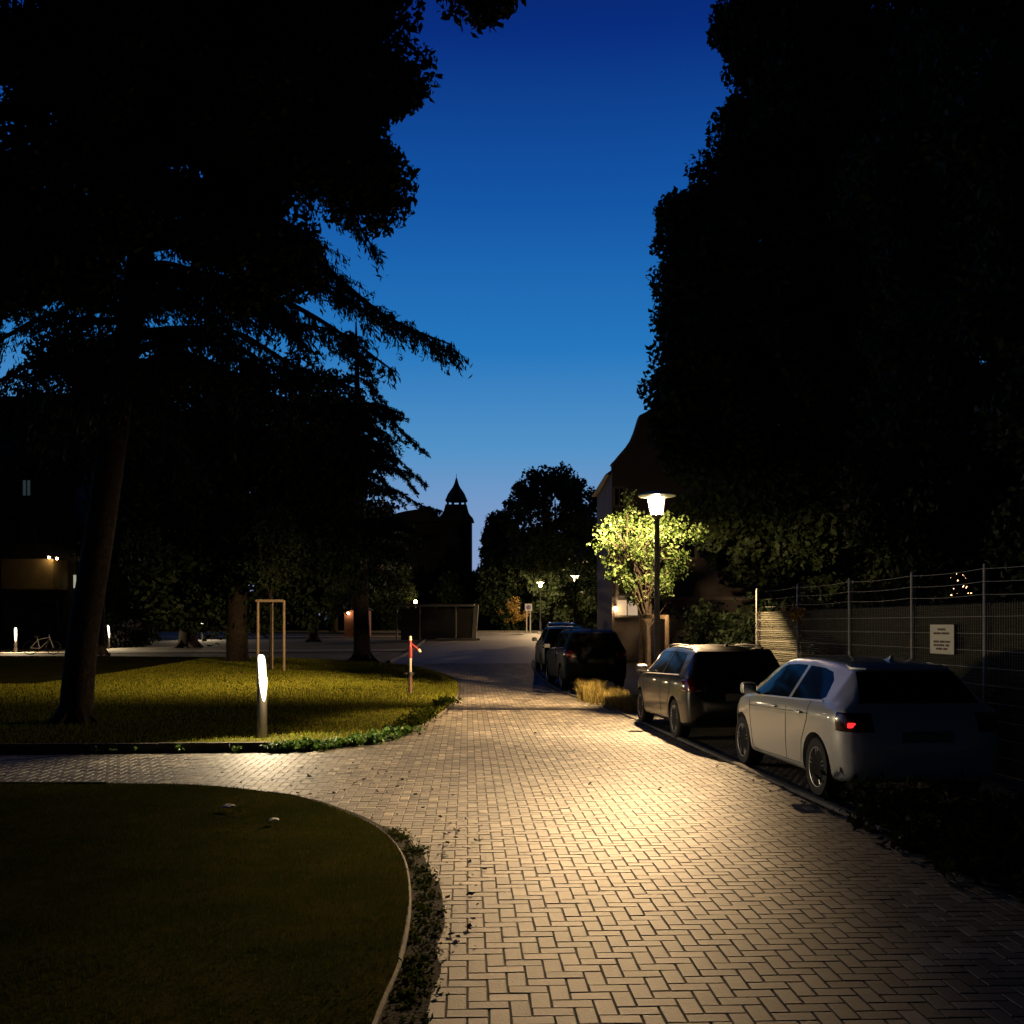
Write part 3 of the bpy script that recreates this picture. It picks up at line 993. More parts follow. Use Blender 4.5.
# the dark wall of trees on the parking side
RT = [((9.6, 28), 20.0, .45, [((5.5, 28.4, 6.4), (1.0, 1, .9), 18), ((5.9, 28.4, 4.9), (.9, 1, .8), 14), ((5.6, 28, 10.6), (1.3, 1.5, 1.5), 34), ((5.0, 27.8, 9.0), (1.0, 1.2, .8), 20), ((4.85, 28, 12.6), (.8, 1, .8), 14), ((6.0, 28, 13.6), (1.3, 1.4, 1.4), 30), ((7.2, 28, 18.4), (1.5, 1.6, 1.6), 40), ((4.9, 28, 7.6), (.8, 1, .9), 14), ((8.2, 28, 16.8), (2.2, 2.5, 2.2), 80), ((10.5, 28, 13), (3, 2.5, 3), 70), ((12, 28, 17), (3, 2.5, 3), 60), ((7.3, 28, 8.6), (3.4, 3.0, 3.6), 120), ((6.9, 28, 11.3), (2.7, 2.6, 2.6), 80), ((8.6, 28, 14.6), (2.9, 3, 2.8), 90), ((9.8, 28, 18), (3.2, 3, 3), 70),
                               ((8.0, 28, 4.6), (2.6, 2.4, 2.2), 60), ((11.5, 28, 9), (3.5, 3, 4.5), 80), ((6.0, 27.5, 9.2), (1.7, 1.6, 1.2), 26), ((5.6, 28, 6.5), (1.0, 1, 1.0), 14)],
       'towering dark tree whose ragged edge borders the sky above the street lamp'),
      ((10.6, 20), 15.0, .4, [((9.8, 20, 7.0), (3.0, 2.6, 3.8), 120), ((8.8, 20, 11.2), (2.3, 2.4, 2.6), 70), ((11.5, 20, 12.5), (3, 3, 3.2), 70), ((8.2, 20, 4.3), (1.6, 1.5, 1.6), 34), ((10.5, 19.6, 3.2), (3, 1.6, 1.5), 40)],
       'dense dark tree behind the lit fence posts'),
      ((9.8, 14), 11.0, .32, [((9.2, 14, 5.6), (2.6, 2.2, 3.0), 100), ((8.2, 14, 8.6), (1.9, 2.0, 2.2), 60), ((10.5, 14, 9.5), (3, 2.4, 2.4), 60), ((8.4, 13.6, 3.2), (1.7, 1.2, 1.2), 30)],
       'dark leafy tree behind the fence notice'),
      ((12.5, 37), 20.0, .45, [((10.5, 37, 11), (3.5, 2.5, 4.5), 90), ((13, 37, 16), (4, 2.5, 4), 90), ((15.5, 37, 9.5), (3.5, 2.5, 4.5), 80), ((17, 37, 15), (3, 2.5, 3.5), 50), ((10, 37, 17.5), (2.5, 2, 2.5), 40), ((9.6, 37, 5.0), (2.6, 2, 2.2), 46), ((13, 37, 4.5), (3, 2, 2.4), 46)], 'tall dark tree closing the gaps behind the other trees'),
      ((15.5, 43), 18.0, .45, [((14, 43, 9), (5, 4, 6), 120), ((17, 43, 12), (5, 4, 6), 100)], 'dark tree beyond the other trees behind the gabled house'),
      ((11.5, 9), 10.0, .3, [((9.6, 9.5, 6.4), (2.4, 2.2, 2.6), 70), ((8.6, 9.6, 8.6), (1.9, 1.8, 1.8), 40), ((9.6, 9.2, 3.2), (2.4, 1.6, 1.7), 50)], 'dark tree at the near end of the fence')]
for (bx, by), h, tr, blobs, lab in RT:
    far = by > 24
    make_tree('broadleaf_tree', lab, 'tree', (bx, by, gz(by)), [(bx, by, gz(by), tr), (bx, by, h * .35, tr * .75), (bx - .3, by, h * .85, tr * .2)],
              blobs, .19 if far else .15, 330, (.36, .36, .30), M_leafd, 'dark trees behind the fence', 18)
# distant wood that closes the view
C = []
for _ in range(2800):
    x = random.uniform(-120, 75)
    C.append((x, 138 + random.gauss(0, 3), random.uniform(0.2, 7.0 + 2.2 * math.sin(x * .21) + 1.4 * math.sin(x * .57 + 1))))
wd = quads('distant_wood', clump_leaves(np.array(C), 60, (1.1, .8, .8), .75), M_leafd)
tag(wd, 'dark far off wood closing the view behind the lawns', 'wood', kind='stuff')
# hedge behind the fence
C = np.array([(x + random.gauss(0, .35), y, random.uniform(.1, 2.2)) for y in np.arange(7, 30, .07) for x in [7.0 - (y - 9) * .085]])
h = quads('hedge', clump_leaves(C, 70, (.25, .2, .2), .13), M_leafd)
tag(h, 'dark clipped hedge running behind the wire fence', 'hedge')

# the young street tree under the lamp, with its stakes
ys = (3.15, 23.6)
blobs = [((2.72, 23.6, 3.45), (.62, .55, .85), 34), ((3.5, 23.7, 3.35), (.6, .6, .8), 28), ((3.05, 23.5, 2.7), (.65, .5, .5), 18), ((2.3, 23.5, 4.0), (.34, .35, .42), 9), ((2.0, 23.6, 3.75), (.22, .25, .25), 5),
         ((4.05, 23.6, 4.0), (.34, .3, .26), 7), ((3.3, 23.8, 4.0), (.5, .45, .4), 11), ((2.62, 23.4, 4.5), (.14, .15, .3), 3)]
make_tree('street_tree', 'young street tree with bright lamp lit leaves around the nearest street lamp', 'tree', (ys[0], ys[1], 0),
          [(3.15, 23.6, 0, .06), (3.15, 23.6, 1.4, .05), (3.1, 23.6, 2.6, .04), (3.05, 23.6, 4.0, .015)], blobs, .088, 58, (.14, .14, .11), M_leafl, limbs=44)


def stake(px, py, h, parent, r=.04):
    mb = MB()
    mb.tube([(px, py, gz(py) - .1), (px, py, gz(py) + h - .02), (px, py, gz(py) + h)], [r, r * .95, r * .8], 10)
    return mb.build('stake', M_wood, parent, smooth=True)


sf = thing('tree_stakes', 'pale wooden tree stakes with crossbars below the lamp lit young tree', 'tree stakes', (3.1, 23.4, 0))
for (x, y) in [(2.80, 22.2), (3.42, 22.6), (3.2, 24.2)]:
    stake(x, y, 2.02, sf, .05)
mb = MB()
mb.box((3.11, 22.46, 1.98), (.68, .05, .09), rot=Matrix.Rotation(.57, 3, 'Z'))
mb.box((3.32, 23.4, 1.98), (.05, 1.6, .08), rot=Matrix.Rotation(.1, 3, 'Z'))
mb.build('crossbar', M_wood, sf)

yb = 37.5
x0 = (270 - 512) / 1024 * yb
st = thing('tree_stakes', 'tall wooden frame of tree stakes standing on the far lawn', 'tree stakes', (x0, yb, gz(yb)))
for (px, dy) in [(258, -.2), (272, .9), (284, -.2)]:
    stake((px - 512) / 1024 * (yb + dy), yb + dy, 2.62, st, .05)
g = gz(yb)
mb = MB()
mb.box(((271 - 512) / 1024 * yb, yb - .2, g + 2.60), (1.02, .06, .09))
mb.build('crossbar', M_wood, st)
make_tree('sapling', 'slim dark sapling held between the tall stakes on the lawn', 'tree', (x0 - .05, yb + .3, g),
          [(x0 - .05, yb + .3, g, .06), (x0 - .03, yb + .3, g + 2.6, .05), (x0, yb + .3, g + 5, .02)],
          [((x0, yb + .3, g + 4.6), (1.1, 1, 1.5), 40)], .14, 60, (.25, .25, .22), M_leafd, limbs=10)

#@@LAMPS
# ------------------------------------------------------------------ street lamps
def make_lamp(loc, label, glow, group='street lamps along the road'):
    t = thing('street_lamp', label, 'street lamp', loc, 0, group)
    mb = MB()
    mb.lathe([(.11, -.05), (.11, .9), (.10, .94), (.065, 1.0), (.06, 2.5), (.052, 4.02), (.052, 4.06)], n=16)
    mb.build('pole', M_grey, t, True, off=False)
    mb = MB()
    mb.lathe([(.052, 4.03), (.11, 4.08), (.13, 4.10), (.13, 4.12), (.11, 4.135), (.10, 4.14), (.0, 4.14)], n=24)
    mb.build('collar', M_grey, t, True, off=False)
    mb = MB()
    mb.lathe([(.0, 4.142), (.125, 4.142), (.165, 4.46), (.165, 4.49), (.0, 4.49)], n=24)
    mb.build('lantern_glass', glow, t, True, off=False)
    mb = MB()
    for k in range(3):
        a = k * 2.094 + .9
        mb.tube([(math.cos(a) * .125, math.sin(a) * .125, 4.11), (math.cos(a) * .21, math.sin(a) * .21, 4.51)], .007, 6)
    mb.build('strut', M_grey, t, off=False)
    mb = MB()
    mb.lathe([(.0, 4.498), (.30, 4.50), (.395, 4.515), (.40, 4.53), (.33, 4.565), (.18, 4.60), (.07, 4.62), (.0, 4.625)], n=32)
    mb.build('lamp_shade', pbr('lamp_shade_paint', (.28, .27, .25), .4), t, True, off=False)
    return t


lamp = make_lamp((3.06, 21.6, 0), 'nearest street lamp, its flat round shade glowing above the young tree', M_lamp)


def shaped_beam():  # beam shaped by hand; its dim sectors darken the corners of the view
    """hand-shaped beam: strong along the road and over the lawn corner, cut towards the parking bays to darken them"""
    va = list(range(0, 181, 3))
    ha = list(range(0, 361, 3))

    def vert(v):
        return float(np.interp(v, [0, 40, 50, 58, 62, 66, 69, 72, 75, 78, 82, 86, 89, 93, 100, 180], [.20, .25, .36, .22, .235, .36, .56, .74, .60, .44, .42, .34, .18, .035, .02, .015]))

    def azim(v, a):       # degrees from the viewer's side of the lamp, positive towards the parked cars
        if a < -92 or a > 100:      # the lobe thrown back along the road and over the lawn corner
            q = a if a < 0 else a - 360
            return float(np.interp(q, [-260, -210, -192, -180, -165, -152, -128, -112, -101, -92], [.06, .2, .42, .5, .34, .9, 1.5, 1.0, .3, .05]))
        le = float(np.interp(v, [40, 55, 62, 66, 70, 74, 78], [-95, -75, -46, -33, -23, -16.5, -13]))
        re = float(np.interp(v, [40, 50, 56, 60, 66, 72, 76, 80], [110, 44, 12, 1, -3, -6.8, -8.3, -9]))
        if a < le:
            return float(np.interp(le - a, [0, 5, 12, 30], [1, .4, .12, .05]))
        return float(np.interp(a - re, [-4, 0, 2.5, 5, 10], [1, .62, .2, .035, .008]))
    rows = []
    for h in ha:
        a = (180 - h) % 360 - 180
        rows.append(' '.join('%.2f' % (1000 * vert(v) * azim(v, a)) for v in va))
    return '\n'.join(['IESNA:LM-63-1995', 'TILT=NONE', '1 1000 1 %d %d 1 2 0 0 0' % (len(va), len(ha)), '1 1 100', ' '.join(map(str, va)), ' '.join(map(str, ha))] + rows) + '\n'



tx_ = bpy.data.texts.new('street_lamp_shaped_beam')
tx_.write(shaped_beam())
ld = bpy.data.lights.new('street_lamp_bulb', 'POINT')
ld.energy = LAMP_W
ld.color = WARM
ld.shadow_soft_size = .045
ld.use_nodes = True
_n = ld.node_tree
_i = _n.nodes.new('ShaderNodeTexIES')
_i.mode = 'INTERNAL'
_i.ies = tx_
_n.links.new(_i.outputs['Fac'], _n.nodes['Emission'].inputs['Strength'])
lo = bpy.data.objects.new('street_lamp_bulb', ld)
COL.objects.link(lo)
lo.parent = lamp
lo.location = (0, 0, 4.43)
lampf = make_lamp((2.55, 92, gz(92)), 'distant street lamp glowing where the road ends', M_lampfar)
fl = bpy.data.lights.new('distant_lamp_bulb', 'POINT')
fl.energy = 7500.0
fl.color = (1.0, .66, .34)
fl.shadow_soft_size = .06
fo = bpy.data.objects.new('distant_lamp_bulb', fl)
COL.objects.link(fo)
fo.parent = lampf
fo.location = (0, 0, 4.43)
dup(lampf, (4.65, 75, gz(75)), 0, 'street lamp glowing through the leaves of the rounded dark tree', 'street lamps along the road')
dup(lampf, (12.3, 148, gz(148)), 0, 'smallest orange street lamp beside the corner of the gabled house', 'street lamps along the road')


# ------------------------------------------------------------------ light bollards
def make_bollard(loc, rz, label):
    t = thing('light_bollard', label, 'light bollard', loc, rz, 'light bollards on the lawns')
    Rr, H = .078, 1.30
    mb = MB()
    n = 24
    # tube cut by a slanted curved plane that faces -y
    ztop = []
    for j in range(n):
        a = 2 * math.pi * j / n
        y = math.sin(a)           # -1 = front
        u = (y + 1) / 2
        ztop.append(.56 + (H - .56) * (1 - (1 - u) ** 2.1))
    k = len(mb.v)
    for j in range(n):
        a = 2 * math.pi * j / n
        mb.v.append((math.cos(a) * Rr, math.sin(a) * Rr, -.06))
    for j in range(n):
        a = 2 * math.pi * j / n
        mb.v.append((math.cos(a) * Rr, math.sin(a) * Rr, ztop[j]))
    for j in range(n):
        a = 2 * math.pi * j / n
        mb.v.append((math.cos(a) * (Rr - .014), math.sin(a) * (Rr - .014), ztop[j] - .004))
    for j in range(n):
        q = (j + 1) % n
        mb.f += [(j, q, n + q, n + j), (n + j, n + q, 2 * n + q, 2 * n + j)]
        mb.m += [0, 0]
    mb.build('post', pbr('bollard_metal', (.16, .14, .11), .45, metal=.5), t, True, off=False)
    mb = MB()
    ring = [(math.cos(2 * math.pi * j / n) * (Rr - .016), math.sin(2 * math.pi * j / n) * (Rr - .016), ztop[j] - .012) for j in range(n)]
    # strips between the two halves so that the lens follows the curved cut
    fs = []
    half = n // 4
    order_l = [(-half + i) % n for i in range(0, n // 2 + 1)]
    order_r = [(-half - i) % n for i in range(0, n // 2 + 1)]
    for i in range(n // 2):
        a, b, c, d = order_l[i], order_l[i + 1], order_r[i + 1], order_r[i]
        f = []
        for q in (a, b, c, d):
            if q not in f:
                f.append(q)
        if len(f) > 2:
            fs.append(tuple(f))
    mb.add(ring, fs)
    mb.build('lens', M_boll, t, True, off=False)
    bl = bpy.data.lights.new('bollard_bulb', 'SPOT')
    bl.spot_size = R(156)
    bl.spot_blend = .35
    bl.energy = BOLLARD_W
    bl.color = (1.0, .78, .48)
    bl.shadow_soft_size = .05
    bo = bpy.data.objects.new('bollard_bulb', bl)
    COL.objects.link(bo)
    bo.parent = t
    bo.location = (0, -.10, 1.02)
    bo.rotation_euler = (R(48), 0, R(180))
    return t


bol = make_bollard((-3.88, 15.9, .05), R(36), 'nearest light bollard with its long lens shining at the lawn corner')
dup(bol, ((10 - 512) / 1024 * 53, 53.6, gz(53) + .0), R(24), 'light bollard glowing beside the parked bicycle')
dup(bol, ((202 - 512) / 1024 * 72, 72, gz(72)), R(30), 'farthest light bollard, small behind the thick tree trunk')
dup(bol, ((105 - 512) / 1024 * 58, 58.5, gz(58)), R(60), 'low light bollard half hidden by the leaning cedar trunk')

#@@FURNITURE
# ------------------------------------------------------------------ hydrant
hx, hy = -2.6, 26.2
g = gz(hy) + .04
# (slim pipe)
hyd = thing('standpipe', 'red and white standpipe with an angled spout on the lit lawn', 'standpipe', (hx, hy, g))
M_red = pbr('red_paint', (.13, .009, .007), .5)
M_wht = pbr('white_band', (.26, .235, .19), .5)
M_rust = pbr('rusty_pipe', (.05, .022, .014), .6, col2=(.10, .045, .026), scale=12)
mb = MB()
mb.lathe([(.075, -.1), (.075, .02), (.062, .04), (.062, .46)], (0, 0, 0), 16)
mb.build('pipe', M_rust, hyd, True, off=False)
mb = MB()
mb.lathe([(.062, .46), (.095, .465), (.095, .55), (.062, .56)], n=16)
mb.lathe([(.0, -.17), (.04, -.17), (.04, -.06), (.05, -.055)], (0, 0, .51), 12, axis='x')
mb.lathe([(.05, .055), (.036, .06), (.036, .13), (.0, .13)], (0, 0, .51), 12, axis='x')
mb.build('valve', M_dark, hyd, True, off=False)
mb = MB()
mb.lathe([(.052, .56), (.052, .92)], n=16)
mb.build('sleeve', M_wht, hyd, True, off=False)
mb = MB()
mb.lathe([(.056, .92), (.072, .93), (.072, 1.2), (.056, 1.22), (.05, 1.30), (.05, 1.36)], n=16)
mb.build('upper_pipe', M_red, hyd, True, off=False)
mb = MB()
mb.lathe([(.05, 1.36), (.056, 1.365), (.056, 1.45), (.03, 1.475), (.0, 1.48)], n=16)
mb.build('cap', M_wht, hyd, True, off=False)
mb = MB()
mb.tube([(.03, 0, 1.26), (.13, -.02, 1.19), (.21, -.03, 1.12)], [.036, .034, .036], 10)
mb.build('spout', M_red, hyd, True, off=False)
mb = MB()
mb.tube([(.205, -.03, 1.125), (.235, -.033, 1.10), (.25, -.035, 1.06)], [.046, .046, .042], 10)
mb.build('coupling', M_wht, hyd, True, off=False)

for ch_ in hyd.children:
    for v_ in ch_.data.vertices:
        if ch_.name.split('.')[0] not in ('spout', 'coupling'):
            v_.co.x *= .72
            v_.co.y *= .72

# ------------------------------------------------------------------ fence
fen = thing('wire_fence', 'tall wire mesh fence with three top strands behind the parked cars', 'fence', (5.2, 15.7, 0))
posts = [(5.88, 8.2), (5.72, 10.1), (5.55, 12.0), (5.40, 13.8), (5.20, 15.75), (5.02, 17.95), (4.84, 20.2)]
for (x, y) in posts:
    mb = MB()
    mb.tube([(x, y, -.1), (x, y, 2.5), (x, y, 2.52)], [.03, .03, .022], 10)
    mb.build('post', M_steel, fen, True)
for zz in (2.16, 2.31, 2.46):
    mb = MB()
    pts = []
    for (a, b) in zip(posts, posts[1:]):
        for t in (0, .25, .5, .75):
            sag = -.02 * (1 - (2 * t - 1) ** 2)
            pts.append((a[0] + (b[0] - a[0]) * t - .032, a[1] + (b[1] - a[1]) * t, zz + sag))
    mb.tube(pts, .0035, 5)
    mb.build('strand', M_steel, fen)
M_screen = pbr('screen_mat', (.020, .021, .009), .95, spec=.15, col2=(.040, .038, .018), scale=14, bump=.3, bscale=50)
for (a, b) in zip(posts, posts[1:]):
    mb = MB()
    A, B = Vector((a[0], a[1], 0)), Vector((b[0], b[1], 0))
    d = (B - A)
    L = d.length
    d.normalize()
    n = Vector((-d.y, d.x, 0))
    if n.x > 0:
        n = -n
    A2, B2 = A + n * .034, B + n * .034
    k = int(L / .05)
    for i in range(k + 1):
        p = A2.lerp(B2, i / k)
        r = .0022
        mb.add([p + d * -r + n * r + Vector((0, 0, .06)), p + d * r + n * r + Vector((0, 0, .06)), p + d * r + n * r + Vector((0, 0, 2.06)), p + d * -r + n * r + Vector((0, 0, 2.06))], [(0, 1, 2, 3)])
    for zz in np.arange(.1, 2.1, .2):
        mb.tube([A2 + n * .004 + Vector((0, 0, zz)), B2 + n * .004 + Vector((0, 0, zz))], .004, 5)
    mb.build('mesh_panel', M_steel, fen)
    # reed screen tied behind the mesh: slim horizontal canes
    mb = MB()
    nz = 58
    A3, B3 = A - n * .05, B - n * .05
    for i in range(nz):
        z0, z1 = .05 + 2.0 * i / nz, .05 + 2.0 * (i + 1) / nz - .003
        j = random.uniform(-.004, .004)
        jn = n * (j + .010)
        vs = [A3 - n * 0 + Vector((0, 0, z0)), B3 + Vector((0, 0, z0)), A3 + jn + Vector((0, 0, (z0 + z1) / 2)), B3 + jn + Vector((0, 0, (z0 + z1) / 2)), A3 + Vector((0, 0, z1)), B3 + Vector((0, 0, z1))]
        mb.add(vs, [(0, 1, 3, 2), (2, 3, 5, 4)])
    mb.build('reed_screen', M_screen, fen)

# notice on the fence
a, b = Vector((5.40, 13.8, 0)), Vector((5.55, 12.0, 0))
d = (b - a).normalized()
c = a.lerp(b, .50)
nrm = Vector((-d.y, d.x, 0))
if nrm.x > 0:
    nrm = -nrm
ns = thing('notice_sign', 'small pale notice with lines of print fixed to the wire fence', 'sign', (c.x, c.y, 1.62))
rz = math.atan2(d.y, d.x)
Rm = Matrix.Rotation(rz, 3, 'Z')
mb = MB()
mb.box(c + nrm * .06 + Vector((0, 0, 1.62)), (.60, .012, .37), rot=Rm, ch=.003)
mb.build('panel', pbr('sign_panel', (.62, .60, .46), .35), ns)
mb = MB()
for (zz, words_) in [(.125, [(-.10, .10)]), (.075, [(-.20, -.02), (.0, .20)]), (-.03, [(-.20, -.06), (-.04, .06), (.08, .21)]), (-.075, [(-.20, -.10), (-.08, .08), (.1, .2)]), (-.12, [(-.14, .03), (.05, .14)])]:
    for (u0, u1) in words_:
        u = u0
        while u < u1 - .008:
            w = random.uniform(.010, .020)
            mb.box(c + nrm * .0675 + d * (u + w / 2) + Vector((0, 0, 1.62 + zz)), (w, .003, random.uniform(.020, .03)), rot=Rm)
            u += w + .006
mb.build('print', pbr('sign_print', (.14, .07, .04), .6), ns)

# creeper leaves caught by the lamp on a fence post
cp = np.array([(4.97 + random.gauss(0, .07), 17.9 + random.gauss(0, .15), 2.0 + random.gauss(0, .12)) for _ in range(12)])
o = quads('creeper', clump_leaves(cp, 12, (.06, .08, .06), .08), leafmat('autumn_leaf', [(0, (.20, .11, .02)), (1, (.34, .20, .04))], .3))
tag(o, 'yellowing creeper twig hanging on a lit fence post', 'creeper')

# ------------------------------------------------------------------ bicycle beside the bollard
bx, by = (42 - 512) / 1024 * 51, 51.0
bk = thing('bicycle', 'bicycle parked on the lit path beside a light bollard', 'bicycle', (bx, by, gz(by) + .0), R(25))
for wx in (-.52, .52):
    mb = MB()
    pts = [(wx + .33 * math.cos(a), 0, .34 + .33 * math.sin(a)) for a in np.linspace(0, 2 * math.pi, 25)]
    mb.tube(pts, .018, 6, caps=False)
    for a in np.linspace(0, math.pi, 9)[:-1]:
        mb.tube([(wx - .32 * math.cos(a), 0, .34 - .32 * math.sin(a)), (wx + .32 * math.cos(a), 0, .34 + .32 * math.sin(a))], .002, 4)
    mb.build('wheel', M_rubber, bk, off=False)
M_bike = pbr('bicycle_paint', (.45, .43, .40), .35)
mb = MB()
for seg in [[(-.52, 0, .34), (-.1, 0, .30)], [(-.1, 0, .30), (-.22, 0, .82)], [(-.52, 0, .34), (-.2, 0, .72)], [(-.1, 0, .30), (.36, 0, .78)], [(-.2, 0, .74), (.34, 0, .86)], [(.52, 0, .34), (.38, 0, .74), (.33, 0, .95)]]:
    mb.tube(seg, .02, 8)
mb.build('frame', M_bike, bk, True, off=False)
mb = MB()
mb.tube([(.26, -.28, 1.0), (.36, -.2, 1.02), (.33, 0, .98), (.36, .2, 1.02), (.26, .28, 1.0)], .014, 6)
mb.build('handlebar', M_chrome, bk, True, off=False)
mb = MB()
mb.box((-.25, 0, .90), (.26, .15, .06), ch=.025)
mb.tube([(-.22, 0, .80), (-.235, 0, .88)], .014, 6)
mb.build('saddle', M_dark, bk, True, off=False)

# ------------------------------------------------------------------ white sign posts at the road end
sx, sy = (528.5 - 512) / 1024 * 88, 88.0
g = gz(sy)
rs_ = thing('road_sign', 'road sign on two white posts beside the distant street lamp', 'sign', (sx, sy, g))
for dx in (-.16, .16):
    mb = MB()
    mb.tube([(sx + dx, sy, g - .1), (sx + dx, sy, g + 2.3)], .06, 10)
    mb.build('post', pbr('post_white', (.7, .68, .62), .5), rs_, True)
mb = MB()
mb.box((sx, sy - .06, g + 2.25), (.62, .03, .62), ch=.01)
mb.build('panel', pbr('sign_white', (.65, .65, .68), .4), rs_)
mb = MB()
mb.lathe([(.0, 0), (.2, 0), (.2, .012), (.0, .012)], n=20)
mb.v = [(sx + x, sy - .077 - z, g + 2.25 + y) for x, y, z in mb.v]
mb.build('emblem', pbr('sign_blue', (.10, .08, .35), .4), rs_)
C = np.array([(sx - 1.2 + random.gauss(0, .5), 89.5 + random.gauss(0, .5), g + 1.9 + random.gauss(0, .45)) for _ in range(30)])
o = quads('shrub', clump_leaves(C, 30, (.2, .2, .2), .16), leafmat('amber_lit_leaf', [(0, (.16, .11, .02)), (1, (.30, .19, .04))], .3))  # the lamp's amber light is put into the leaf colour
tag(o, 'shrub lit amber by the distant street lamp', 'shrub')

#@@BUILDINGS
# ------------------------------------------------------------------ buildings
M_plaster = pbr('grey_plaster', (.15, .125, .12), .9, col2=(.20, .17, .16), scale=.8, bump=.2, bscale=20)
M_wallred = pbr('brick_red', (.16, .07, .05), .9, col2=(.22, .10, .07), scale=2, bump=.4, bscale=25)
M_wallgrey = pbr('dark_render', (.016, .015, .014), .9, col2=(.026, .024, .022), scale=.7)
M_roof = pbr('roof_tile', (.028, .024, .024), .8, col2=(.045, .036, .034), scale=3, bump=.5, bscale=20)
M_pane = pbr('window_pane', (.01, .012, .015), .08)
M_frame = pbr('window_frame', (.30, .28, .26), .6)
M_trim = pbr('cornice', (.30, .26, .24), .85)


M_framed = pbr('window_frame_dark', (.03, .028, .026), .6)


def window(parent, x, y, z, w, h, pane=M_pane, frame=None):
    """frame standing 3 cm proud of a wall that faces -y, with pane and mullion"""
    mb = MB()
    t = .09
    for (cx, cz, dx, dz) in [(x - w / 2 - t / 2, z, t, h + 2 * t), (x + w / 2 + t / 2, z, t, h + 2 * t), (x, z + h / 2 + t / 2, w, t), (x, z - h / 2 - t / 2, w, t), (x, z, .05, h)]:
        mb.box((cx, y - .04, cz), (dx, .08, dz))
    f = mb.build('window', frame or M_frame, parent)
    mb = MB()
    mb.box((x, y - .012, z), (w, .02, h))
    mb.build('pane', pane, f)
    return f


# gabled house on the parking side
gy = 44.0
gb = gz(gy)
house = thing('gabled_house', 'grey plastered house with a curved gable behind the nearest street lamp', 'house', (7.2, gy, gb))
P = lambda px, py: ((px - 512) / 1024 * gy, EYE + (625 - py) / 1024 * gy)
left = [P(612, 466), P(615, 463), P(619, 458), P(626, 450), P(632, 441), P(636, 431), P(640, 418), P(652, 412), P(663, 402), P(672, 388), P(680, 380)]
xc = left[-1][0] + .5
outline = [(left[0][0], gb - .2)] + left + [(2 * xc - x, z) for x, z in reversed(left)] + [(2 * xc - left[0][0], gb - .2)]
mb = MB()
mb.prism(outline, gy, gy + .45)
mb.prism([(left[0][0] + .02, gb - .2), (left[0][0] + .02, left[0][1] - .25), (2 * xc - left[0][0] - .02, left[0][1] - .25), (2 * xc - left[0][0] - .02, gb - .2)], gy + .45, gy + 8)
wl = mb.build('wall', M_plaster, house)
mb = MB()
for (a, b) in zip(left + [(2 * xc - x, z) for x, z in reversed(left)], (left + [(2 * xc - x, z) for x, z in reversed(left)])[1:]):
    v = Vector((b[0] - a[0], 0, b[1] - a[1]))
    ang = math.atan2(v.z, v.x)
    mb.box(((a[0] + b[0]) / 2, gy + .2, (a[1] + b[1]) / 2 + .05), (v.length + .02, .62, .12), rot=Matrix.Rotation(-ang, 3, 'Y'))
mb.build('cornice', M_trim, house)
mb = MB()
e0, e1 = left[0][0] - .25, 2 * xc - left[0][0] + .25
mb.prism([(e0, left[0][1] - .3), (xc, left[-1][1] - 1.3), (e1, left[0][1] - .3), (e1 - .4, left[0][1] - .3), (xc, left[-1][1] - 1.6), (e0 + .4, left[0][1] - .3)], gy + .46, gy + 8.2)
rf = mb.build('roof', M_roof, house)
mb = MB()
mb.box((xc + .6, gy + 5, left[-1][1] - 1.2), (.8, .8, 2.0), ch=.03)
mb.build('chimney', M_wallred, rf)
M_lit = pbr('curtained_pane', (.3, .26, .2), .5, emit=(1, .72, .45), estr=.5)
for (px, py, w, h, pn) in [(619, 497, .35, .7, M_pane), (628, 540, .9, 1.5, M_pane), (650, 540, .9, 1.5, M_pane), (684, 540, .9, 1.5, M_pane), (627, 606, .9, .8, M_lit), (652, 600, .9, 1.3, M_pane)]:
    x, z = P(px, py)
    window(house, x, gy, z, w, h, pn)
x, z = P(735, 468)
mb = MB()
mb.box((xc, gy - .02, gb + 2.75), (2 * (xc - left[0][0]), .06, .14))
mb.build('cornice', M_trim, house)
mb = MB()
mb.box((P(617, 592)[0], gy - .07, P(617, 592)[1]), (.12, .10, .75), ch=.02)
mb.build('pipe', pbr('white_pipe', (.7, .68, .64), .5), house)
# small wall lamp lighting the house's ground floor
wl_ = thing('wall_lamp', 'small amber wall lamp on the corner of the gabled house', 'lamp', (4.42, gy - .2, gb + 2.3))
mb = MB()
mb.box((4.42, gy - .08, gb + 2.42), (.1, .16, .06))
mb.build('bracket', M_dark, wl_)
mb = MB()
mb.lathe([(0, 2.22), (.07, 2.24), (.085, 2.34), (.05, 2.385), (0, 2.385)], (4.42, gy - .18, gb), 12)
mb.build('lantern_glass', M_small, wl_, True)

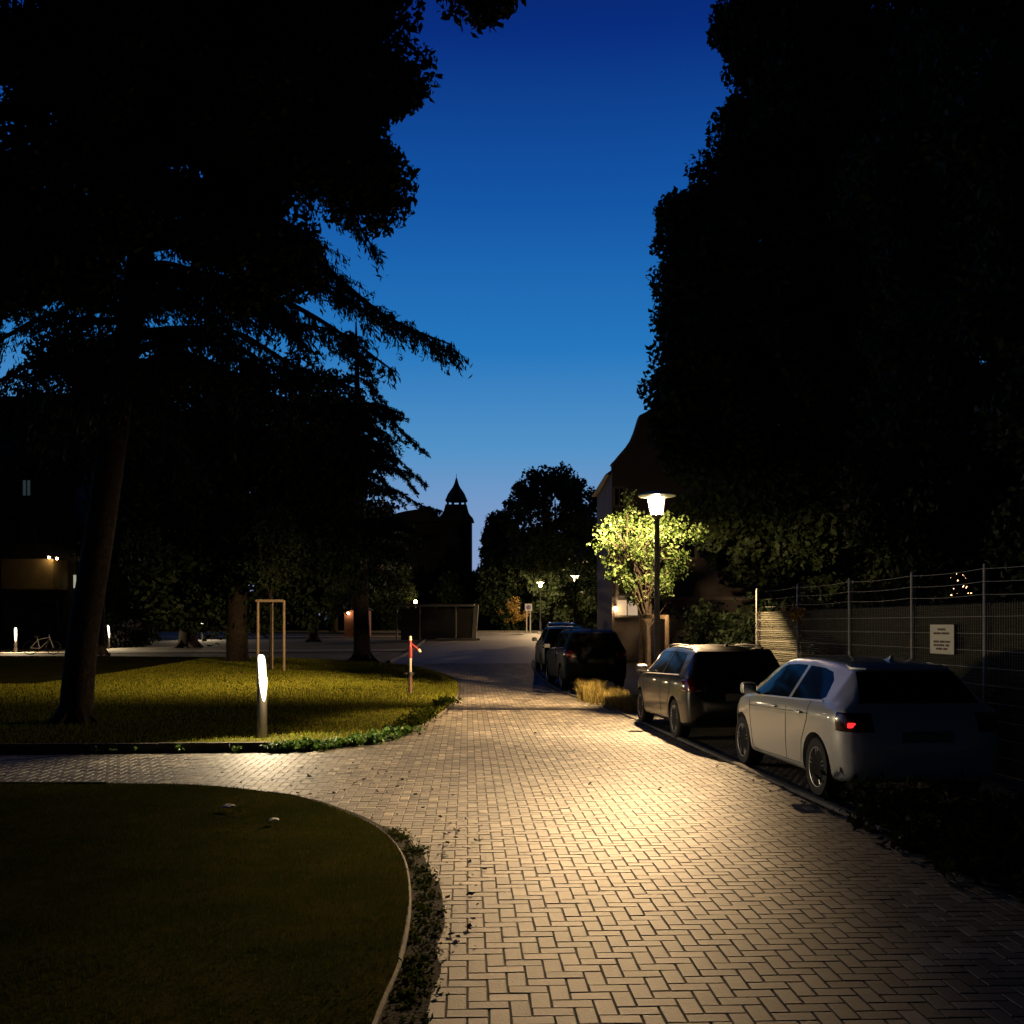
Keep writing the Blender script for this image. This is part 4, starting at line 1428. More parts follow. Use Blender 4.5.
# tower building at the end of the road
ty = 125.0
tg = gz(ty)
tw = thing('tower_building', 'dark building with a pointed bell roofed tower at the end of the road', 'building', ((456 - 512) / 1024 * ty, ty, tg))
Q = lambda px, py: ((px - 512) / 1024 * ty, EYE + (625 - py) / 1024 * ty)
tx = Q(455.5, 0)[0]
zb = Q(0, 519)[1]
hw = 17.5 / 1024 * ty
mb = MB()
mb.box((tx, ty + hw, (zb + tg) / 2 - .2), (2 * hw - .5, 2 * hw - .5, zb - tg + .4))
mb.box((Q(405, 0)[0], ty + 3.5, (Q(0, 522)[1] + tg) / 2), (10, 6, Q(0, 522)[1] - tg))
twall = mb.build('wall', M_wallgrey, tw)
mb = MB()
z1, z2, z3 = Q(0, 503.5)[1], Q(0, 499.5)[1], Q(0, 475)[1]
ph = math.pi / 4
mb.lathe([(hw * 1.42, zb - .1), (hw * 1.40, zb + .12), (hw * 1.16, zb + .55), (hw * 1.0, zb + 1.0), (hw * .86, z1 - .1), (hw * .86, z1), (0, z1)], (tx, ty + hw, 0), 4, phase=ph)
mb.build('roof', M_roof, tw)
for k in range(8):
    a = k * math.pi / 4 + ph / 2
    mb = MB()
    mb.box((tx + math.cos(a) * hw * .54, ty + hw + math.sin(a) * hw * .54, (z1 + z2) / 2 + .04), (.22, .22, z2 - z1 + .1))
    mb.build('gallery_post', M_wallgrey, tw)
mb = MB()
mb.lathe([(0, z2 - .02), (hw * .66, z2), (hw * .70, z2 + .10), (hw * .63, z2 + .4), (hw * .54, z2 + .85), (hw * .40, z2 + 1.3), (hw * .24, z2 + 1.75), (hw * .13, z2 + 2.25), (.10, z2 + 2.9), (.05, z3 - .2), (.02, z3 + .5)], (tx, ty + hw, 0), 8, phase=ph / 2)
mb.build('spire', M_roof, tw)
mb = MB()
rz_ = Q(0, 505.5)[1]
ez = Q(0, 521)[1]
xs = [Q(390, 0)[0], Q(427, 0)[0], Q(440, 0)[0]]
mb.prism([(Q(388, 0)[0] - 3, ez), (Q(405, 0)[0], Q(0, 511)[1]), (Q(418, 0)[0], Q(0, 509)[1]), (Q(430, 0)[0], rz_), (Q(443, 0)[0], ez)], ty + .1, ty + 7)
mb.build('roof', M_roof, tw)
for px in (395, 408, 421, 456):
    for py in (545, 570):
        window(tw, Q(px, py)[0], (ty + .5) if px < 440 else ty + .25, Q(px, py)[1], .9, 1.5, M_pane, M_framed)

# dark building at the left edge with a lit canopy front
ly = 60.0
lg = gz(ly)
lb = thing('apartment_building', 'dark flat roofed building with a dimly lit canopy at the edge of the lawn', 'building', (-30, ly, lg))
T = lambda px, py: ((px - 512) / 1024 * ly, EYE + (625 - py) / 1024 * ly)
mb = MB()
xr = T(76, 0)[0]
zt = T(0, 401)[1]
mb.box(((xr - 48) / 2, ly + 6, (zt + lg) / 2 - .2), (xr + 48, 12, zt - lg + .4))
mb.build('wall', M_wallgrey, lb)
mb = MB()
mb.box(((xr - 48) / 2, ly + 6, zt + .1), (xr + 48.6, 12.6, .25))
mb.build('roof', M_roof, lb)
mb = MB()
a, b = T(18, 590), T(68, 561)
mb.box(((a[0] + b[0]) / 2, ly - 1.0, (a[1] + b[1]) / 2), (b[0] - a[0], 1.9, b[1] - a[1]))
cn = mb.build('canopy', pbr('canopy_panel', (.20, .155, .06), .8, col2=(.25, .2, .09), scale=2), lb)
for (px, py, w, h, pn) in [(27, 488, .45, .9, pbr('dim_pane', (.02, .03, .035), .2, emit=(.5, .75, .85), estr=.035)), (10, 450, 1.2, 1.6, M_pane), (50, 450, 1.2, 1.6, M_pane), (10, 530, 1.2, 1.6, M_pane), (48, 530, 1.2, 1.6, M_pane),
                           (30, 618, 3.2, 1.9, M_pane)]:
    x, z = T(px, py)
    window(lb, x, ly, z, w, h, pn, M_framed)
M_slit = pbr('lit_slit', (.3, .3, .25), .4, emit=(.95, .9, .7), estr=.35)
for (px, p0, p1) in [(79, 575, 588), (77, 610, 625)]:
    a, b = T(px, p1), T(px, p0)
    mb = MB()
    mb.box((xr - .05, ly - .05, (a[1] + b[1]) / 2), (.12, .1, b[1] - a[1]))
    mb.build('light_strip', M_slit, lb)
for (px, py, lab) in [(66, 560, 'small amber lamp on top of the lit canopy of the unlit building'), (73.5, 561, 'small amber lamp beside the corner of the lit canopy')]:
    x, z = T(px, py)
    w = thing('wall_lamp', lab, 'lamp', (x, ly - 2.3, z), 0, 'small lamps on the canopy')
    mb = MB()
    mb.box((x, ly - 2.1, z + .09), (.2, .5, .05), ch=.01)
    mb.build('bracket', M_dark, w)
    mb = MB()
    mb.lathe([(0, -.06), (.06, -.05), (.07, .03), (0, .064)], (x, ly - 2.2, z), 10)
    mb.build('lantern_glass', M_small, w, True)

# bicycle shelter in the middle distance
cy = 70.0
cg = gz(cy)
sh = thing('bicycle_shelter', 'low flat roofed shelter with slatted walls beside the far road', 'shelter', ((435 - 512) / 1024 * cy, cy, cg))
U = lambda px, py: ((px - 512) / 1024 * cy, EYE + (625 - py) / 1024 * cy)
M_shel = pbr('shelter_panel', (.045, .045, .036), .6, col2=(.06, .06, .05), scale=2)
M_shelw = pbr('shelter_frame', (.42, .40, .33), .5)
xl, xr2 = U(395, 0)[0], U(474, 0)[0]
zt = U(0, 605)[1]
mb = MB()
mb.box(((xl + xr2) / 2, cy + 1.2, zt), (xr2 - xl, 2.6, .12), ch=.02)
mb.build('roof', M_shelw, sh)
mb = MB()
xw0, xw1 = U(422, 0)[0], U(455, 0)[0]
for i in range(26):
    x = xw0 + (xw1 - xw0) * i / 25
    mb.box((x, cy, cg + 1.15), (.05, .03, 1.5))
mb.build('slat_wall', M_shel, sh)
mb = MB()
mb.box(((xw0 + xw1) / 2, cy + .03, cg + .30), (xw1 - xw0, .12, .58))
mb.box(((xl + xr2) / 2, cy + 2.45, cg + 1.1), (xr2 - xl - .3, .08, 2.2))
mb.build('panel', M_shel, sh)
for px in (397, 420, 456):
    mb = MB()
    mb.box((U(px, 0)[0], cy - .06, cg + zt / 2 - cg / 2 - .05), (.1, .1, zt - cg - .1))
    mb.build('post', M_shelw, sh)
mb = MB()
mb.box((xr2 + .08, cy + .1, (zt + cg) / 2 - .02), (.30, .34, zt - cg + .1), rot=Matrix.Rotation(R(4), 3, 'Y'), ch=.02)
mb.build('end_frame', M_shelw, sh)
mb = MB()
mb.box(((U(437, 0)[0] + U(480, 0)[0]) / 2, cy - .7, cg + .06), (3.0, .2, .14), ch=.02)
struct(mb.build('kerb', M_shelw))

# little brick kiosk with a lamp and a lit bush
ky = 78.0
kg = gz(ky)
K = lambda px, py: ((px - 512) / 1024 * ky, EYE + (625 - py) / 1024 * ky)
kx = K(356, 0)[0]
ki = thing('brick_kiosk', 'little red brick kiosk lit by its own lamp behind the lawn', 'kiosk', (kx, ky + .8, kg))
mb = MB()
mb.box((kx, ky + .9, kg + .95), (1.8, 1.8, 2.1))
mb.build('wall', M_wallred, ki)
mb = MB()
mb.prism([(kx - 1.15, kg + 2.0), (kx, kg + 2.6), (kx + 1.15, kg + 2.0)], ky - .2, ky + 2.0)
mb.build('roof', M_roof, ki)
mb = MB()
mb.box((kx + .3, ky - .03, kg + .9), (.62, .07, 1.7), ch=.01)
mb.build('door', pbr('kiosk_door', (.5, .42, .34), .6), ki)
kl = thing('wall_lamp', 'small amber lamp on the front of the brick kiosk', 'lamp', (kx - .55, ky - .2, kg + 1.75))
mb = MB()
mb.lathe([(0, -.09), (.07, -.07), (.085, .05), (0, .1)], (kx - .55, ky - .22, kg + 1.75), 10)
mb.build('lantern_glass', M_small, kl, True)
mb = MB()
mb.box((kx - .55, ky - .11, kg + 1.87), (.08, .22, .05))
mb.build('bracket', M_dark, kl)
for (px, py, y, lab) in [(357, 598, 76.6, 'lamp lit shrub beside the brick kiosk'), (408, 593, 74, 'dim shrub above the roof of the slatted shelter')]:
    c = ((px - 512) / 1024 * y, y, EYE + (625 - py) / 1024 * y)
    C = ellipsoid_pts(c, (.6, .5, .6), 24)
    t = thing('shrub', lab, 'shrub', (c[0], y, gz(y)))
    mb = MB()
    for k in range(5):
        mb.tube([(c[0] + random.gauss(0, .05), y, gz(y) - .05), (c[0] + random.gauss(0, .15), y + random.gauss(0, .1), c[2] - .4), (c[0] + random.gauss(0, .4), y + random.gauss(0, .2), c[2] + .2)], [.03, .02, .006], 5)
    mb.build('stem', M_bark, t)
    quads('foliage', clump_leaves(C, 26, (.16, .16, .14), .14), M_leafl, t)
C = ellipsoid_pts((-23.4, 61.5, 2.0), (2.2, 1.0, 1.9), 60)
t = thing('shrub', 'dark shrub at the foot of the unlit building behind the leaning cedar', 'shrub', (-23.4, 61.5, gz(61.5)))
mb = MB()
for k in range(6):
    mb.tube([(-23.4 + k * .2 - .5, 61.5, gz(61) - .1), (-23.4 + k * .6 - 1.5, 61.5, 2.2)], [.05, .015], 5)
mb.build('stem', M_bark, t)
quads('foliage', clump_leaves(C, 90, (.4, .3, .35), .2), M_leafd, t)
sp = thing('lamp_post', 'small white lamp post beside the slatted shelter', 'lamp', ((415.5 - 512) / 1024 * 73.2, 73.2, gz(73)))
X, Y, G = sp.location
mb = MB()
mb.tube([(X, Y, G - .1), (X, Y, G + 2.5)], .04, 8)
mb.build('pole', M_grey, sp, True)
mb = MB()
mb.lathe([(0, 2.5), (.10, 2.53), (.12, 2.66), (.05, 2.74), (0, 2.75)], (X, Y, G), 12)
mb.build('lantern_glass', M_small, sp, True)

# house behind the fence with a lit window and yard lamps
fb = thing('yard_house', 'unlit house behind the fence hedge with one glowing window', 'house', (17, 33, 0))
mb = MB()
mb.box((17.5, 37, 4), (9, 8, 8))
mb.build('wall', M_wallgrey, fb)
mb = MB()
mb.prism([(12.6, 8), (17.5, 11.5), (22.4, 8)], 32.7, 41.3)
mb.build('roof', M_roof, fb)
M_win = pbr('lit_pane', (.3, .2, .1), .5, emit=(1, .58, .26), estr=6)
window(fb, 14.45, 33, 3.2, .7, .9, M_win)
window(fb, 17, 33, 3.2, .8, 1.2)
window(fb, 17, 33, 6.2, .8, 1.2)

#@@CARS
# ------------------------------------------------------------------ cars
def pchip(keys, ys):
    x = np.array([k[0] for k in keys], float)
    v = np.array([k[1] for k in keys], float)
    h = np.diff(x)
    d = np.diff(v) / h
    m = np.zeros(len(x))
    for i in range(1, len(x) - 1):
        if d[i - 1] * d[i] > 0:
            w1, w2 = 2 * h[i] + h[i - 1], h[i] + 2 * h[i - 1]
            m[i] = (w1 + w2) / (w1 / d[i - 1] + w2 / d[i])
    m[0], m[-1] = d[0], d[-1]
    out = []
    for q in ys:
        i = int(np.clip(np.searchsorted(x, q) - 1, 0, len(x) - 2))
        t = (q - x[i]) / h[i]
        t = min(max(t, 0), 1)
        out.append((2 * t ** 3 - 3 * t ** 2 + 1) * v[i] + (t ** 3 - 2 * t ** 2 + t) * h[i] * m[i] + (-2 * t ** 3 + 3 * t ** 2) * v[i + 1] + (t ** 3 - t ** 2) * h[i] * m[i + 1])
    return np.array(out)


def car_body(P):
    """closed loft; y forward from the rear bumper, z up, x across"""
    L = P['L']
    ys = np.unique(np.concatenate([np.linspace(0, .16, 17), np.linspace(.16, .62, 17), np.linspace(.62, L - .42, 44), np.linspace(L - .42, L, 22)]))
    T, B, Wd, Rl = (pchip(P[k], ys) for k in 'TBWR')
    belt = pchip(P['belt'], ys)
    sections = []
    for i in range(len(ys)):
        t, b, w, r = T[i], B[i], Wd[i], min(Rl[i], Wd[i] * .985)
        zs = b + min(.62, .56 * (t - b) / 1.0 if t - b < .5 else .62) * 1.0 if False else min(.70, b + .55 * (t - b))
        zb = min(belt[i], zs + .80 * (t - zs))
        drop = .022 + .035 * min(1, max(0, (t - .9) / .5))
        zr = max(zb + .02, t - drop)
        pts = [(0, b), (.78 * w, b), (.945 * w, b + .05), (.985 * w, b + .35 * (zs - b)), (w, zs), (.972 * w - (.0 if r > .9 * w else .0), zb), (r, zr), (r * .62, t - drop * .28), (0, t)]
        # lateral bulge between belt and roof rail so that the glass is slightly curved
        full = []
        n = len(pts)
        for j in range(n - 1):
            p0 = Vector(pts[max(j - 1, 0)]) if j > 0 else Vector((-pts[1][0], pts[1][1]))
            p1, p2 = Vector(pts[j]), Vector(pts[j + 1])
            p3 = Vector(pts[j + 2]) if j + 2 < n else Vector((-pts[n - 2][0], pts[n - 2][1]))
            m1, m2 = (p2 - p0) * .5, (p3 - p1) * .5
            ln = (p2 - p1).length
            for q in (m1, m2):
                if q.length > ln * 1.0:
                    q *= ln / q.length
            if j == 5:
                m1 = (p2 - p1) * .9 + Vector((.0, .02))
                m2 = (p2 - p1) * .9
            for s_ in range(5):
                u = s_ / 5
                full.append((2 * u ** 3 - 3 * u ** 2 + 1) * p1 + (u ** 3 - 2 * u ** 2 + u) * m1 + (-2 * u ** 3 + 3 * u ** 2) * p2 + (u ** 3 - u ** 2) * m2)
        full.append(Vector(pts[-1]))
        sections.append(full)
    bm = bmesh.new()
    rings = []
    for y, sec in zip(ys, sections):
        ring = [bm.verts.new((p.x, y, p.y)) for p in sec]
        ring += [bm.verts.new((-p.x, y, p.y)) for p in reversed(sec[1:-1])]
        rings.append(ring)
    n = len(rings[0])
    for a, b in zip(rings, rings[1:]):
        for j in range(n):
            bm.faces.new((a[j], a[(j + 1) % n], b[(j + 1) % n], b[j]))
    for ring in (rings[0], rings[-1]):
        c = bm.verts.new((0, ring[0].co.y, sum(v.co.z for v in ring) / n))
        for j in range(n):
            bm.faces.new((ring[j], ring[(j + 1) % n], c))
    bmesh.ops.recalc_face_normals(bm, faces=bm.faces[:])
    return bm


def wheel_arches(bm, P, mats):
    me = bpy.data.meshes.new('tmp_body')
    bm.to_mesh(me)
    bm.free()
    for m in mats:
        me.materials.append(m)
    o = bpy.data.objects.new('tmp_body', me)
    COL.objects.link(o)
    mb = MB()
    for y in P['axles']:
        for sx_ in (-1, 1):
            x0 = P['hw'] - .30
            mb.lathe([(P['wr'] + .055, min(sx_ * x0, sx_ * 1.2)), (P['wr'] + .055, max(sx_ * x0, sx_ * 1.2))], (0, y, P['wr'] - .005), 40, axis='x')
    cme = bpy.data.meshes.new('tmp_cut')
    cme.from_pydata(mb.v, [], mb.f)
    for m in mats:
        cme.materials.append(m)
    b2 = bmesh.new()
    b2.from_mesh(cme)
    bmesh.ops.recalc_face_normals(b2, faces=b2.faces[:])
    for f in b2.faces:
        f.material_index = 1
    b2.to_mesh(cme)
    b2.free()
    c = bpy.data.objects.new('tmp_cut', cme)
    COL.objects.link(c)
    md = o.modifiers.new('b', 'BOOLEAN')
    md.operation = 'DIFFERENCE'
    md.object = c
    md.solver = 'EXACT'
    bpy.context.view_layer.update()
    dg = bpy.context.evaluated_depsgraph_get()
    res = bpy.data.meshes.new_from_object(o.evaluated_get(dg), depsgraph=dg)
    bpy.data.objects.remove(o)
    bpy.data.objects.remove(c)
    bm = bmesh.new()
    bm.from_mesh(res)
    return bm


def make_car(name, label, P, paint, loc, rz, group=None):
    t = thing(name, label, 'car', loc, rz, group)
    bm = wheel_arches(car_body(P), P, [paint, M_black])
    bm.normal_update()
    bvh = BVHTree.FromBMesh(bm)
    sw = P['side']            # polygons in (y, z) for side windows
    rw = P['rear']            # (z0, z1, half width bottom, half width top)
    ws = P['screen']          # (ylow, zlow, yhigh, zhigh) windscreen band limits, half widths

    def cut(co, no, sel):
        fs = [f for f in bm.faces if sel(f.calc_center_median())]
        es = {e for f in fs for e in f.edges}
        vs = {v for f in fs for v in f.verts}
        bmesh.ops.bisect_plane(bm, geom=list(vs) + list(es) + fs, plane_co=co, plane_no=no, dist=1e-5)

    def inpoly(poly, y, z, m=0.0):
        return bool(inside(poly, np.array([y]), np.array([z]))[0])

    def near(poly, y, z, m=.12):
        return min(p[0] for p in poly) - m < y < max(p[0] for p in poly) + m and min(p[1] for p in poly) - m < z < max(p[1] for p in poly) + m
    for poly in sw:
        for a, b in zip(poly, poly[1:] + poly[:1]):
            e = Vector((0, b[0] - a[0], b[1] - a[1]))
            cut((0, a[0], a[1]), (0, -e.z, e.y), lambda c, poly=poly: abs(c.x) > .4 and near(poly, c.y, c.z))
    z0, z1, hb, ht = rw
    rear_sel = lambda c: c.y < .75 and z0 - .15 < c.z < z1 + .15 and abs(c.x) < .85
    cut((0, 0, z0), (0, 0, 1), rear_sel)
    cut((0, 0, z1), (0, 0, 1), rear_sel)
    for s in (-1, 1):
        e = Vector((s * (ht - hb), 0, z1 - z0))
        cut((s * hb, 0, z0), (e.z, 0, -e.x), rear_sel)
    for (yc, zc) in ((ws[0], ws[1]), (ws[2], ws[3])):
        cut((0, yc, zc), (0, 1, .35), lambda c: ws[2] - .5 < c.y < ws[0] + .5 and c.z > .85)
    for s in (-1, 1):
        cut((s * ws[4], 0, ws[1]), (ws[3] - ws[1], 0, -s * (ws[5] - ws[4])), lambda c: ws[2] - .3 < c.y < ws[0] + .3 and c.z > .85)
    tl = P['tail']            # (z0, z1, xin, yfront)
    ts = lambda c: c.y < tl[3] + .15 and tl[0] - .1 < c.z < tl[1] + .1
    cut((0, 0, tl[0]), (0, 0, 1), ts)
    cut((0, 0, tl[1]), (0, 0, 1), ts)
    cut((0, tl[3], 0), (0, 1, .0), ts)
    for s in (-1, 1):
        cut((s * tl[2], 0, 0), (1, 0, 0), ts)
    hl = P['head']
    hsel = lambda c: c.y > P['L'] - .75 and hl[0] - .1 < c.z < hl[1] + .1
    cut((0, 0, hl[0]), (0, 0, 1), hsel)
    cut((0, 0, hl[1]), (0, 0, 1), hsel)
    for s in (-1, 1):
        cut((s * hl[2], 0, 0), (1, 0, 0), hsel)
    cut((0, P['L'] - .55, 0), (0, 1, 0), hsel)
    cut((0, 0, .34), (0, 0, 1), lambda c: c.z < .5 and (c.y < .3 or c.y > P['L'] - .3))
    bm.normal_update()
    parts = {}
    kill = []
    for f in bm.faces:
        c = f.calc_center_median()
        k = None
        if f.material_index == 1:
            continue
        s = 'a' if c.x > 0 else 'b'
        for i, poly in enumerate(sw):
            if abs(c.x) > .45 and inpoly(poly, c.y, c.z):
                k = ('window', i, s)
        if k is None and c.y < .72 and z0 < c.z < z1 and f.normal.y < -.2 and abs(c.x) < hb + (ht - hb) * (c.z - z0) / (z1 - z0):
            k = ('rear_window', 0, '')
        if k is None and (c.y - ws[0]) + .35 * (c.z - ws[1]) < 0 < (c.y - ws[2]) + .35 * (c.z - ws[3]) and abs(c.x) < ws[4] + (ws[5] - ws[4]) * (c.z - ws[1]) / (ws[3] - ws[1]) and f.normal.y > .2 and c.z > .9:
            k = ('windscreen', 0, '')
        if k is None and c.y < tl[3] and tl[0] < c.z < tl[1] and abs(c.x) > tl[2]:
            k = ('tail_light', 0, s)
        if k is None and c.y > P['L'] - .55 and hl[0] < c.z < hl[1] and abs(c.x) > hl[2]:
            k = ('headlight', 0, s)
        if k is None and (c.z < .34 and (c.y < .28 or c.y > P['L'] - .28) or (c.z < .25 and abs(c.x) < P['hw'] - .05)):
            f.material_index = 1
        if k:
            parts.setdefault(k, []).append(f)
    M_tail = pbr('tail_lens', (.06, .003, .003), .12, coat=.5)
    M_head = pbr('head_lens', (.25, .25, .25), .08, coat=.6)
    for k, fs in parts.items():
        vmap, mb = {}, MB()
        offs = .005 if k[0] in ('tail_light', 'headlight') else -.004
        for f in fs:
            idx = []
            for v in f.verts:
                if v not in vmap:
                    vmap[v] = len(mb.v)
                    mb.v.append(tuple(v.co + v.normal * offs))
                idx.append(vmap[v])
            mb.f.append(tuple(idx))
            mb.m.append(0)
        # rim down to the bodywork
        cnt = {}
        for f in mb.f:
            for a, b in zip(f, f[1:] + f[:1]):
                cnt[frozenset((a, b))] = cnt.get(frozenset((a, b)), 0) + 1
        inv = {i: v for v, i in vmap.items()}
        back = {}
        for e, q in cnt.items():
            if q == 1:
                a, b = tuple(e)
                for i in (a, b):
                    if i not in back:
                        back[i] = len(mb.v)
                        mb.v.append(tuple(inv[i].co - inv[i].normal * (.012 if offs < 0 else .0)))
                if offs > 0:
                    mb.f.append((a, b, back[b], back[a]))
                    mb.m.append(0)
        mats = {'tail_light': M_tail, 'headlight': M_head}.get(k[0], M_glass)
        ob = mb.build(k[0] if k[0] != 'windscreen' else 'windscreen', mats, t, off=False)
        ob.data.polygons.foreach_set('use_smooth', [True] * len(ob.data.polygons))
        kill += fs
        if k[0] == 'tail_light':
            xs_ = [v for v in mb.v]
            cx = (P['hw'] - .115) * (1 if k[2] == 'a' else -1)
            hit = bvh.ray_cast(Vector((cx, -1, (tl[0] + tl[1]) / 2 - .025)), Vector((0, 1, 0)))
            if hit[0]:
                m2 = MB()
                m2.box(hit[0] + Vector((0, -.004, 0)), (.085, .03, .05), ch=.012)
                m2.build('lamp', P['glow'] if (P['glow'] and k[2] == 'b') else pbr('tail_inner', (.25, .01, .01), .3), ob, True, off=False)  # with glow set, this box's emission draws a reflector glint
    bmesh.ops.delete(bm, geom=kill, context='FACES')
    # window gasket lips: thin dark return along the cut-outs
    be = [e for e in bm.edges if e.is_boundary]
    ret = bmesh.ops.extrude_edge_only(bm, edges=be)
    for g_ in ret['geom']:
        if isinstance(g_, bmesh.types.BMVert):
            n = Vector((0, 0, 0))
            for e in g_.link_edges:
                o2 = e.other_vert(g_)
                if (o2.co - g_.co).length < 1e-6:
                    n = o2.normal.copy()
            g_.co -= n * .014
        if isinstance(g_, bmesh.types.BMFace):
            g_.material_index = 1
    me = bpy.data.meshes.new('body')
    # door seams and sill lines follow the surface
    def surf(s, y, z):
        h = bvh.ray_cast(Vector((s * 2, y, z)), Vector((-s, 0, 0)))
        return h[0] + Vector((s * .001, 0, 0)) if h[0] else None
    bm.to_mesh(me)
    bm.free()
    me.materials.clear()
    for m in (paint, M_black):
        me.materials.append(m)
    me.polygons.foreach_set('use_smooth', [True] * len(me.polygons))
    me.set_sharp_from_angle(angle=R(58))
    link('body', me, t, off=False)
    for s in (-1, 1):
        mb = MB()
        for line in P['seams']:
            pts = []
            for (a, b) in zip(line, line[1:]):
                for u in np.linspace(0, 1, 8):
                    p = surf(s, a[0] + (b[0] - a[0]) * u, a[1] + (b[1] - a[1]) * u)
                    if p:
                        pts.append(p)
            if len(pts) > 2:
                mb.tube(pts, .0035, 5)
        mb.build('door_seam', M_black, t, off=False)
        # chrome strip below the windows
        mb = MB()
        yy = [p[0] for poly in sw for p in poly]
        pts = [surf(s, y, P['sill'][0] + (P['sill'][1] - P['sill'][0]) * (y - min(yy)) / (max(yy) - min(yy))) for y in np.linspace(min(yy), max(yy), 24)]
        mb.tube([p for p in pts if p], .010, 6)
        mb.build('window_trim', M_strip, t, True, off=False)
        for yh in P['handles']:
            p = surf(s, yh, P['handle_z'])
            mb = MB()
            mb.box(p + Vector((s * .022, 0, 0)), (.018, .19, .03), ch=.007)
            for dy in (-.08, .08):
                mb.box(p + Vector((s * .007, dy, 0)), (.022, .028, .024), ch=.004)
            mb.build('door_handle', P['handle_mat'] or paint, t, True, off=False)
        # mirror
        ym, zm = P['mirror']
        p = surf(s, ym, zm)
        mb = MB()
        mb.box(p + Vector((s * .13, -.01, .055)), (.20, .10, .145), ch=.04)
        mb.box(p + Vector((s * .025, 0, .0)), (.08, .05, .03), ch=.01)
        mi = mb.build('mirror', paint, t, True, off=False)
        mb = MB()
        mb.box(p + Vector((s * .13, -.062, .055)), (.165, .006, .11), ch=.002)
        mb.build('mirror_glass', M_chrome, mi, off=False)
    # wheels
    for y in P['axles']:
        for s in (-1, 1):
            wc = Vector((s * (P['hw'] - .125), y, P['wr']))
            we = bpy.data.objects.new('wheel', None)
            COL.objects.link(we)
            we.parent = t
            we.location = wc
            r = P['wr']
            mb = MB()
            prof = [(r * .66, -.10), (r * .80, -.108), (r * .93, -.104), (r * .985, -.085), (r, -.05), (r, .05), (r * .985, .085), (r * .93, .104), (r * .80, .108), (r * .66, .10), (r * .64, .09), (r * .64, -.09), (r * .66, -.10)]
            mb.lathe(prof[:-1] + [prof[0]], n=40, axis='x')
            mb.build('tyre', M_rubber, we, True, off=False)
            mb = MB()
            mb.lathe([(0, -.02 * s), (r * .6, -.02 * s)], n=32, axis='x', mi=1)
            mb.lathe([(r * .60, s * .06), (r * .63, s * .098), (r * .665, s * .102), (r * .66, s * .085), (r * .62, s * .0), (r * .60, s * .06)], n=40, axis='x')
            mb.lathe([(.0, s * .095), (.03, s * .095), (.038, s * .085), (.04, s * .0)], n=16, axis='x')
            for k in range(5):
                for dd in (-.13, .13):
                    a = k * 2 * math.pi / 5 + .3 + dd
                    a0 = k * 2 * math.pi / 5 + .3 + dd * .8
                    p0 = Vector((s * .072, math.cos(a0) * .03, math.sin(a0) * .03))
                    p1 = Vector((s * .088, math.cos(a) * r * .62, math.sin(a) * r * .62))
                    mb.tube([p0, p0.lerp(p1, .5) + Vector((s * .006, 0, 0)), p1], [.017, .014, .015], 6)
            mb.build('rim', [M_alloy, M_alloyd], we, True, off=False)
    # tailgate details
    h = bvh.ray_cast(Vector((0, -1, P['plate_z'])), Vector((0, 1, 0)))
    mb = MB()
    mb.box(h[0] + Vector((0, -.008, 0)), (.52, .012, .115), ch=.003)
    mb.build('number_plate', pbr('plate_white', (.16, .16, .15), .5), t, off=False)
    zz = z0 + .02
    h = bvh.ray_cast(Vector((0, -1, zz)), Vector((0, 1, 0)))
    mb = MB()
    h2 = bvh.ray_cast(Vector((.33, -1, zz + .05)), Vector((0, 1, 0)))
    mb.lathe([(.0, -.03), (.025, -.03), (.025, .0), (0, .0)], (0, 0, 0), 12)
    mb.v = [(x + h[0].x, z + h[0].y, y + h[0].z) for x, y, z in mb.v]
    mb.tube([h[0] + Vector((0, -.03, 0)), h[0].lerp(h2[0], .5) + Vector((0, -.025, 0)), h2[0] + Vector((0, -.014, 0))], [.012, .009, .006], 6)
    mb.build('rear_wiper', M_dark, t, True, off=False)
    mb = MB()
    zt_ = max(k[1] for k in P['T'])
    hh = bvh.ray_cast(Vector((0, .88, 3)), Vector((0, 0, -1)))
    q = hh[0]
    mb.add([(q.x + x, q.y + y, q.z + z) for x, y, z in [(-.03, -.06, -.01), (.03, -.06, -.01), (.008, .14, -.01), (-.008, .14, -.01), (-.006, -.07, .055), (.006, -.07, .055)]], [(0, 1, 5, 4), (1, 2, 5), (3, 0, 4), (2, 3, 4, 5), (0, 1, 2, 3)])
    mb.build('antenna', paint, t, True, off=False)
    # rear spoiler lip above the glass
    mb = MB()
    pts = []
    for x in np.linspace(-ht * 1.02, ht * 1.02, 13):
        h = bvh.ray_cast(Vector((x, -1, z1 + .015)), Vector((0, 1, 0)))
        if h[0]:
            pts.append(h[0] + Vector((0, -.03, .015)))
    rows = []
    for p in pts:
        rows.append([p + Vector((0, .11, .035)), p + Vector((0, -.03, .006)), p + Vector((0, -.035, -.012)), p + Vector((0, .04, -.02))])
    vs = [v for r_ in rows for v in r_]
    fs = [(i * 4 + j, i * 4 + j + 1, (i + 1) * 4 + j + 1, (i + 1) * 4 + j) for i in range(len(rows) - 1) for j in range(3)] + [tuple(range(4)), tuple(len(vs) - 4 + j for j in range(4))]
    mb.add(vs, fs)
    mb.build('spoiler', paint, t, True, off=False)
    if P.get('rails'):
        for s in (-1, 1):
            mb = MB()
            pts = []
            for y in np.linspace(.75, 2.35, 14):
                h = bvh.ray_cast(Vector((s * (P['rail_x']), y, 3)), Vector((0, 0, -1)))
                e = 1 if 0 < (y - .75) / 1.6 < 1 else 0
                pts.append(h[0] + Vector((0, 0, .035 * min(1, 8 * min((y - .7) / 1.6, (2.4 - y) / 1.6)))))
            mb.tube(pts, .014, 8)
            mb.build('roof_rail', M_dark, t, True, off=False)
